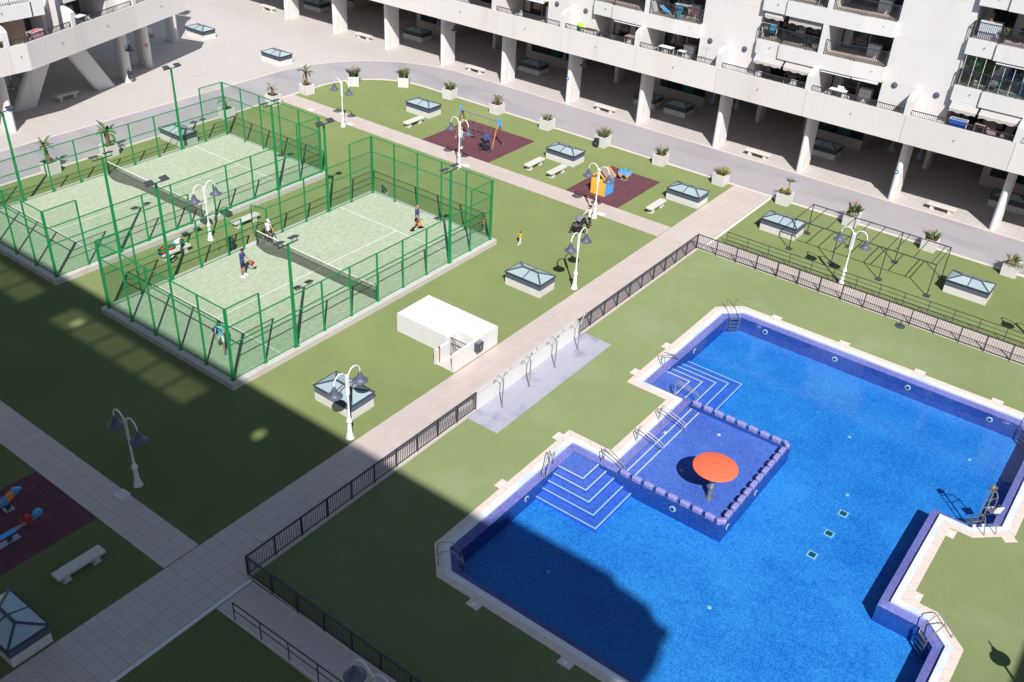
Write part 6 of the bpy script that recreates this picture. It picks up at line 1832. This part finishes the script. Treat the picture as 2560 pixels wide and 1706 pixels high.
    # shoes
    for (hip, kn, an, d2), nm in ((LL,1),(LR,-1)):
        pos = (an+Vector((0,0,hipz)))*s; L_ = legL if nm > 0 else legR
        sw = L_[0]-L_[1]; pit = max(-45, min(35, -sw*.6))if pos.z > .12*s else 0
        sh_ = MB(); rot = Matrix.Rotation(R(-pit), 3, 'Y')
        prof = [(-.085,-.075),(.19,-.075),(.20,-.045),(.12,-.012),(.045,.03),(-.06,.035),(-.09,-.02)]
        sh_.extr([(x*s,z*s) for x,z in prof], -.043*s, .043*s)
        sh_.v = [tuple(rot @ Vector(q) + pos) for q in sh_.v]
        sh_.build("shoe", shoe, t)
    if coat:
        pass
    return t, hands, hipz, s
def _tube_into(bm, pts, rs, mi, n=6):
    m = MB(); m.tube(pts, rs, n); vs = [bm.verts.new(p) for p in m.v]
    for f in m.f:
        try: q = bm.faces.new([vs[i] for i in f]); q.material_index = mi; q.smooth = True
        except ValueError: pass
def _tube_mb(m, pts, rs): m.tube(pts, rs, 8)
def hand_at(t, hand, s):
    """world position of a hand"""
    wr, d2, sd, ov = hand
    p = (wr+d2*.10)*s
    return t.matrix_basis @ p
def racket(label, loc, rz, tilt, m):
    t = thing("padel_racket", label, "racket", loc, rz, "padel rackets"); t.rotation_euler = (0, tilt, rz)
    b = MB(); b.tube([(0,0,.06),(0,0,-.12)], .017, 8); b.build("handle", 'blackcloth', t)
    b = MB(); b.prism([(.125*math.cos(2*PI*q/18), -.26+.145*math.sin(2*PI*q/18)) for q in range(18)], -.019, .019); b.v = [(q[0], q[2], q[1]) for q in b.v]; b.build("head", m, t)
    b = MB(); b.bar((-.015,0,-.10),(-.06,0,-.16),.015); b.bar((.015,0,-.10),(.06,0,-.16),.015); b.build("throat", 'blackcloth', t)
    return t
M['redpad'] = mat("red_padel_face", (.72,.05,.03), .45); M['orangepad'] = mat("orange_padel_face", (.80,.26,.07), .45)
ZC = .345
# 1 man in aqua shirt walking towards the camera corner
A, hs, hz, s_ = person("man in aqua shirt and white shorts walking behind the near end glass", (1.30,2.42,ZC), R(-125), 1.80, 'skin2', 'aquashirt', 'whitecloth', .55, .62, None, shoe='shoeblue', armL=(-8,22,10), armR=(6,14,10), legL=(24,6,2), legR=(-16,34,2), head=22, group="padel players")
bpy.context.view_layer.update()
racket("black padel racket held low by the man in the aqua shirt", hand_at(A, hs[0], s_), R(-125), R(6), 'bagblack')
p_ = A.matrix_basis @ Vector((-.22*s_, -.02, 1.12*s_))
tt = thing("shoulder_bag", "dark sports bag slung across the back of the man in the aqua shirt", "bag", p_, R(-125)); b = MB(); b.ball((0,-.12,-.05),(.11,.24,.20),12,8); b.build("bag_body",'bagblack',tt,True)
b = MB(); b.tube([(.02,.20,.30),(.26,.16,.28),(.34,-.02,.06),(.30,-.18,-.12),(.06,-.26,-.10)],.022,6); b.build("strap",'fabnavy',tt,True)
# 2 man in navy with red racket
A, hs, hz, s_ = person("man in navy shirt and shorts looking at the red racket in his hand", (6.92,7.50,ZC), R(-62), 1.78, 'skin2', 'navyshirt', 'navyshort', .6, .80, .17, 'whitecloth', 'shoewhite', armL=(28,18,6), armR=(30,40,-4), legL=(3,4,4), legR=(-2,2,5), head=28, group="padel players")
racket("red padel racket held by the man in navy", hand_at(A, hs[0], s_), R(-62+70), R(-35), 'redpad')
# 3 woman in white top and cap at the net gate
A, hs, hz, s_ = person("woman in white cap, white top and black shorts beside the net", (10.52,9.45,ZC), R(-100), 1.68, 'skin', 'whitecloth', 'blackcloth', .05, .42, None, shoe='shoewhite', armL=(22,30,2), armR=(20,34,2), legL=(4,4,3), legR=(-3,6,3), head=25, hair='whitecloth', hairtype='cap', female=True, build=.92, group="padel players")
racket("dark patterned padel racket held in front of the woman in white", hand_at(A, hs[1], s_), R(-100), R(-20), 'fabnavy')
p_ = A.matrix_basis @ Vector((-.20*s_, -.22, .95*s_))
tt = thing("shoulder_bag", "black bag hanging at the side of the woman in white", "bag", p_, R(-100)); b = MB(); b.ball((0,0,-.1),(.10,.14,.22),12,8); b.build("bag_body",'bagblack',tt,True); b = MB(); b.tube([(0,.05,.05),(.08,.16,.45),(.18,.14,.42),(.18,.02,.05)],.016,6); b.build("strap",'fabnavy',tt,True)
# 4 bald man striding
A, hs, hz, s_ = person("bald man in navy shirt and dark shorts striding across the right half of the court", (18.0,4.20,ZC), R(-25), 1.80, 'skin', 'navyshirt', 'blackcloth', .55, .55, .30, 'blackcloth', 'shoeblack', armL=(32,38,6), armR=(-10,12,8), legL=(26,8,2), legR=(-24,10,2), hairtype='bald', group="padel players")
racket("orange padel racket swinging beside the bald man", hand_at(A, hs[1], s_), R(-25), R(-20), 'orangepad')
# 5 child sitting outside the far glass
A, hs, hz, s_ = person("small fair-haired child in a navy top sitting on the kerb behind the far glass corner", (20.85,9.9,.05), R(-40), 1.05, 'skin', 'navyshirt', 'navyshort', 1.6, 1.2, None, armL=(35,40,5), armR=(40,35,5), legL=(80,80,6), legR=(76,84,6), hair='hairblond', child=True, group="children in the courtyard")
# 6 child in yellow by the right far corner
A, hs, hz, s_ = person("small child in a yellow top and pale trousers standing behind the far glass, right end", (21.2,1.35,0), R(150), 1.02, 'skin', 'yellowcoat', 'whitecloth', .6, 1.2, None, armL=(30,60,8), armR=(40,60,8), legL=(4,6,4), legR=(-4,4,4), hair='hairblond', child=True, group="children in the courtyard")
# 7 toddler on the grass
A, hs, hz, s_ = person("toddler in a yellow hooded jacket and white trousers walking on the sunlit grass", (21.35,-1.42,0), R(-15), .92, 'skin', 'yellowcoat', 'whitecloth', 1.6, 1.2, None, armL=(25,30,10), armR=(-10,30,10), legL=(20,8,4), legR=(-18,14,4), child=True, build=1.15, group="children in the courtyard")
p_ = A.matrix_basis @ Vector((-.12*s_,0,1.46*s_)); hh = MB(); hh.ball((-.125*s_,0,1.45*s_),(.09*s_,.13*s_,.11*s_),10,6); hh.build("hood",'yellowcoat',A,True)
# 8 woman with stroller
A, hs, hz, s_ = person("woman in a cream jumper and dark trousers pushing a grey stroller over the grass", (26.15,-3.42,0), R(172), 1.70, 'skin', 'cream', 'navyshort', 1.6, 1.2, None, shoe='sandal', armL=(42,28,4), armR=(46,26,4), legL=(10,6,3), legR=(-24,18,3), head=14, hair='hairdark', hairtype='tail', female=True, group="adults with children")
# 9 woman at the swing
A, hs, hz, s_ = person("woman in pale blue shirt and grey trousers behind the lamp post at the swing", (30.95,11.35,.016), R(-35), 1.68, 'skin', 'paleblue', 'jeans', .7, 1.2, None, shoe='shoewhite', armL=(30,50,14), armR=(5,20,12), legL=(4,5,5), legR=(-4,4,5), head=10, hair='hairblond', hairtype='long', female=True, group="adults with children")
# 10 child with a doll pram under the building
A, hs, hz, s_ = person("child with dark red hair bending over a toy beside a shaded skylight", (48.3,18.75,0), R(150), 1.05, 'skin', 'paleblue', 'sandal', .6, .7, None, armL=(60,20,5), armR=(65,15,5), legL=(55,80,5), legR=(50,80,5), lean=30, hair='maroon', hairtype='long', child=True, group="children in the courtyard")
tt = thing("toy_pram", "small pale toy pram with big wheels beside the crouching child", "toy", (47.9,19.05,0), R(70))
for x in (-.16,.16):
    for y in (-.14,.14):
        b = MB(); b.tube([(x+.13*math.cos(2*PI*q/14),y,.14+.13*math.sin(2*PI*q/14)) for q in range(14)],.018,5,True); b.build("wheel",'cream',tt)
b = MB(); b.ball((0,0,.36),(.24,.13,.12),12,6); b.build("pram_body",'cream',tt,True); b = MB(); b.tube([(-.2,-.1,.38),(-.42,-.1,.58),(-.42,.1,.58),(-.2,.1,.38)],.012,5); b.bar((-.16,0,.14),(.16,0,.14),.02); b.build("pram_handle",'galv',tt)

# strollers
def stroller(label, loc, rz, m1, m2):
    t = thing("stroller", label, "stroller", loc, rz, "strollers"); W = .25
    for x, y, r in ((-.30,-.29,.13),(-.30,.29,.13),(.36,-.20,.09),(.36,.20,.09)):
        b = MB(); b.tube([(x+r*math.cos(2*PI*q/14),y,r+r*math.sin(2*PI*q/14)) for q in range(14)], .03, 6, True); w_ = b.build("wheel", 'black', t, True)
        b = MB(); b.lathe([(.04,-.02),(.04,.02)], 8); b.v = [(x+q[0],y+q[2],r+q[1]) for q in b.v]; b.build("hub", 'galv', w_)
    b = MB()
    for y in (-W,W): b.tube([(.36,y*.8,.09),(.0,y,.50),(-.30,y,.82),(-.52,y,1.02)], .016, 6); b.tube([(-.30,y*1.1,.13),(.05,y,.50)], .016, 6)
    b.tube([(-.52,-W,1.02),(-.56,-W*.5,1.05),(-.56,W*.5,1.05),(-.52,W,1.02)], .022, 6); b.build("frame", 'black', t, True)
    b = MB(); b.box(-.28,-.2,.18,.2,.2,.30); b.build("basket", 'black', t)
    b = MB(); b.cbox((.02,0,.46),(.42,.40,.08), Matrix.Rotation(R(-10),3,'Y')); b.cbox((-.24,0,.70),(.09,.40,.50), Matrix.Rotation(R(-28),3,'Y')); b.cbox((.28,0,.34),(.08,.36,.22), Matrix.Rotation(R(15),3,'Y')); b.build("seat", m2, t)
    vs = []; K, N_ = 6, 10
    for i in range(K+1):
        a = R(20+100*i/K)
        for j in range(N_+1):
            y = -.22+.44*j/N_; bu = .06*(1-(2*j/N_-1)**2)
            vs.append((-.22+(.36+bu)*math.cos(a)*.85, y, .68+(.34+bu)*math.sin(a)))
    b = MB(); b.add(vs, [(i*(N_+1)+j,i*(N_+1)+j+1,(i+1)*(N_+1)+j+1,(i+1)*(N_+1)+j) for i in range(K) for j in range(N_)]); b.build("hood", m1, t, True)
    b = MB(); b.cbox((.12,0,.52),(.30,.34,.06), Matrix.Rotation(R(-10),3,'Y')); b.build("blanket", 'roofgrey' if m1 == 'fabgrey' else m1, t)
    b = MB(); b.tube([(.10,-.22,.62),(.26,-.18,.64),(.26,.18,.64),(.10,.22,.62)], .02, 6); b.build("bumper_bar", 'black', t)
    return t
stroller("large grey stroller pushed across the grass by the woman in the cream jumper", (25.27,-3.15,0), R(168), 'fabgrey', 'black').scale = (1.12,1.12,1.08)
stroller("small navy stroller parked empty by the right leg of the swing set", (31.9,9.72,.016), R(-80), 'fabnavy', 'black')
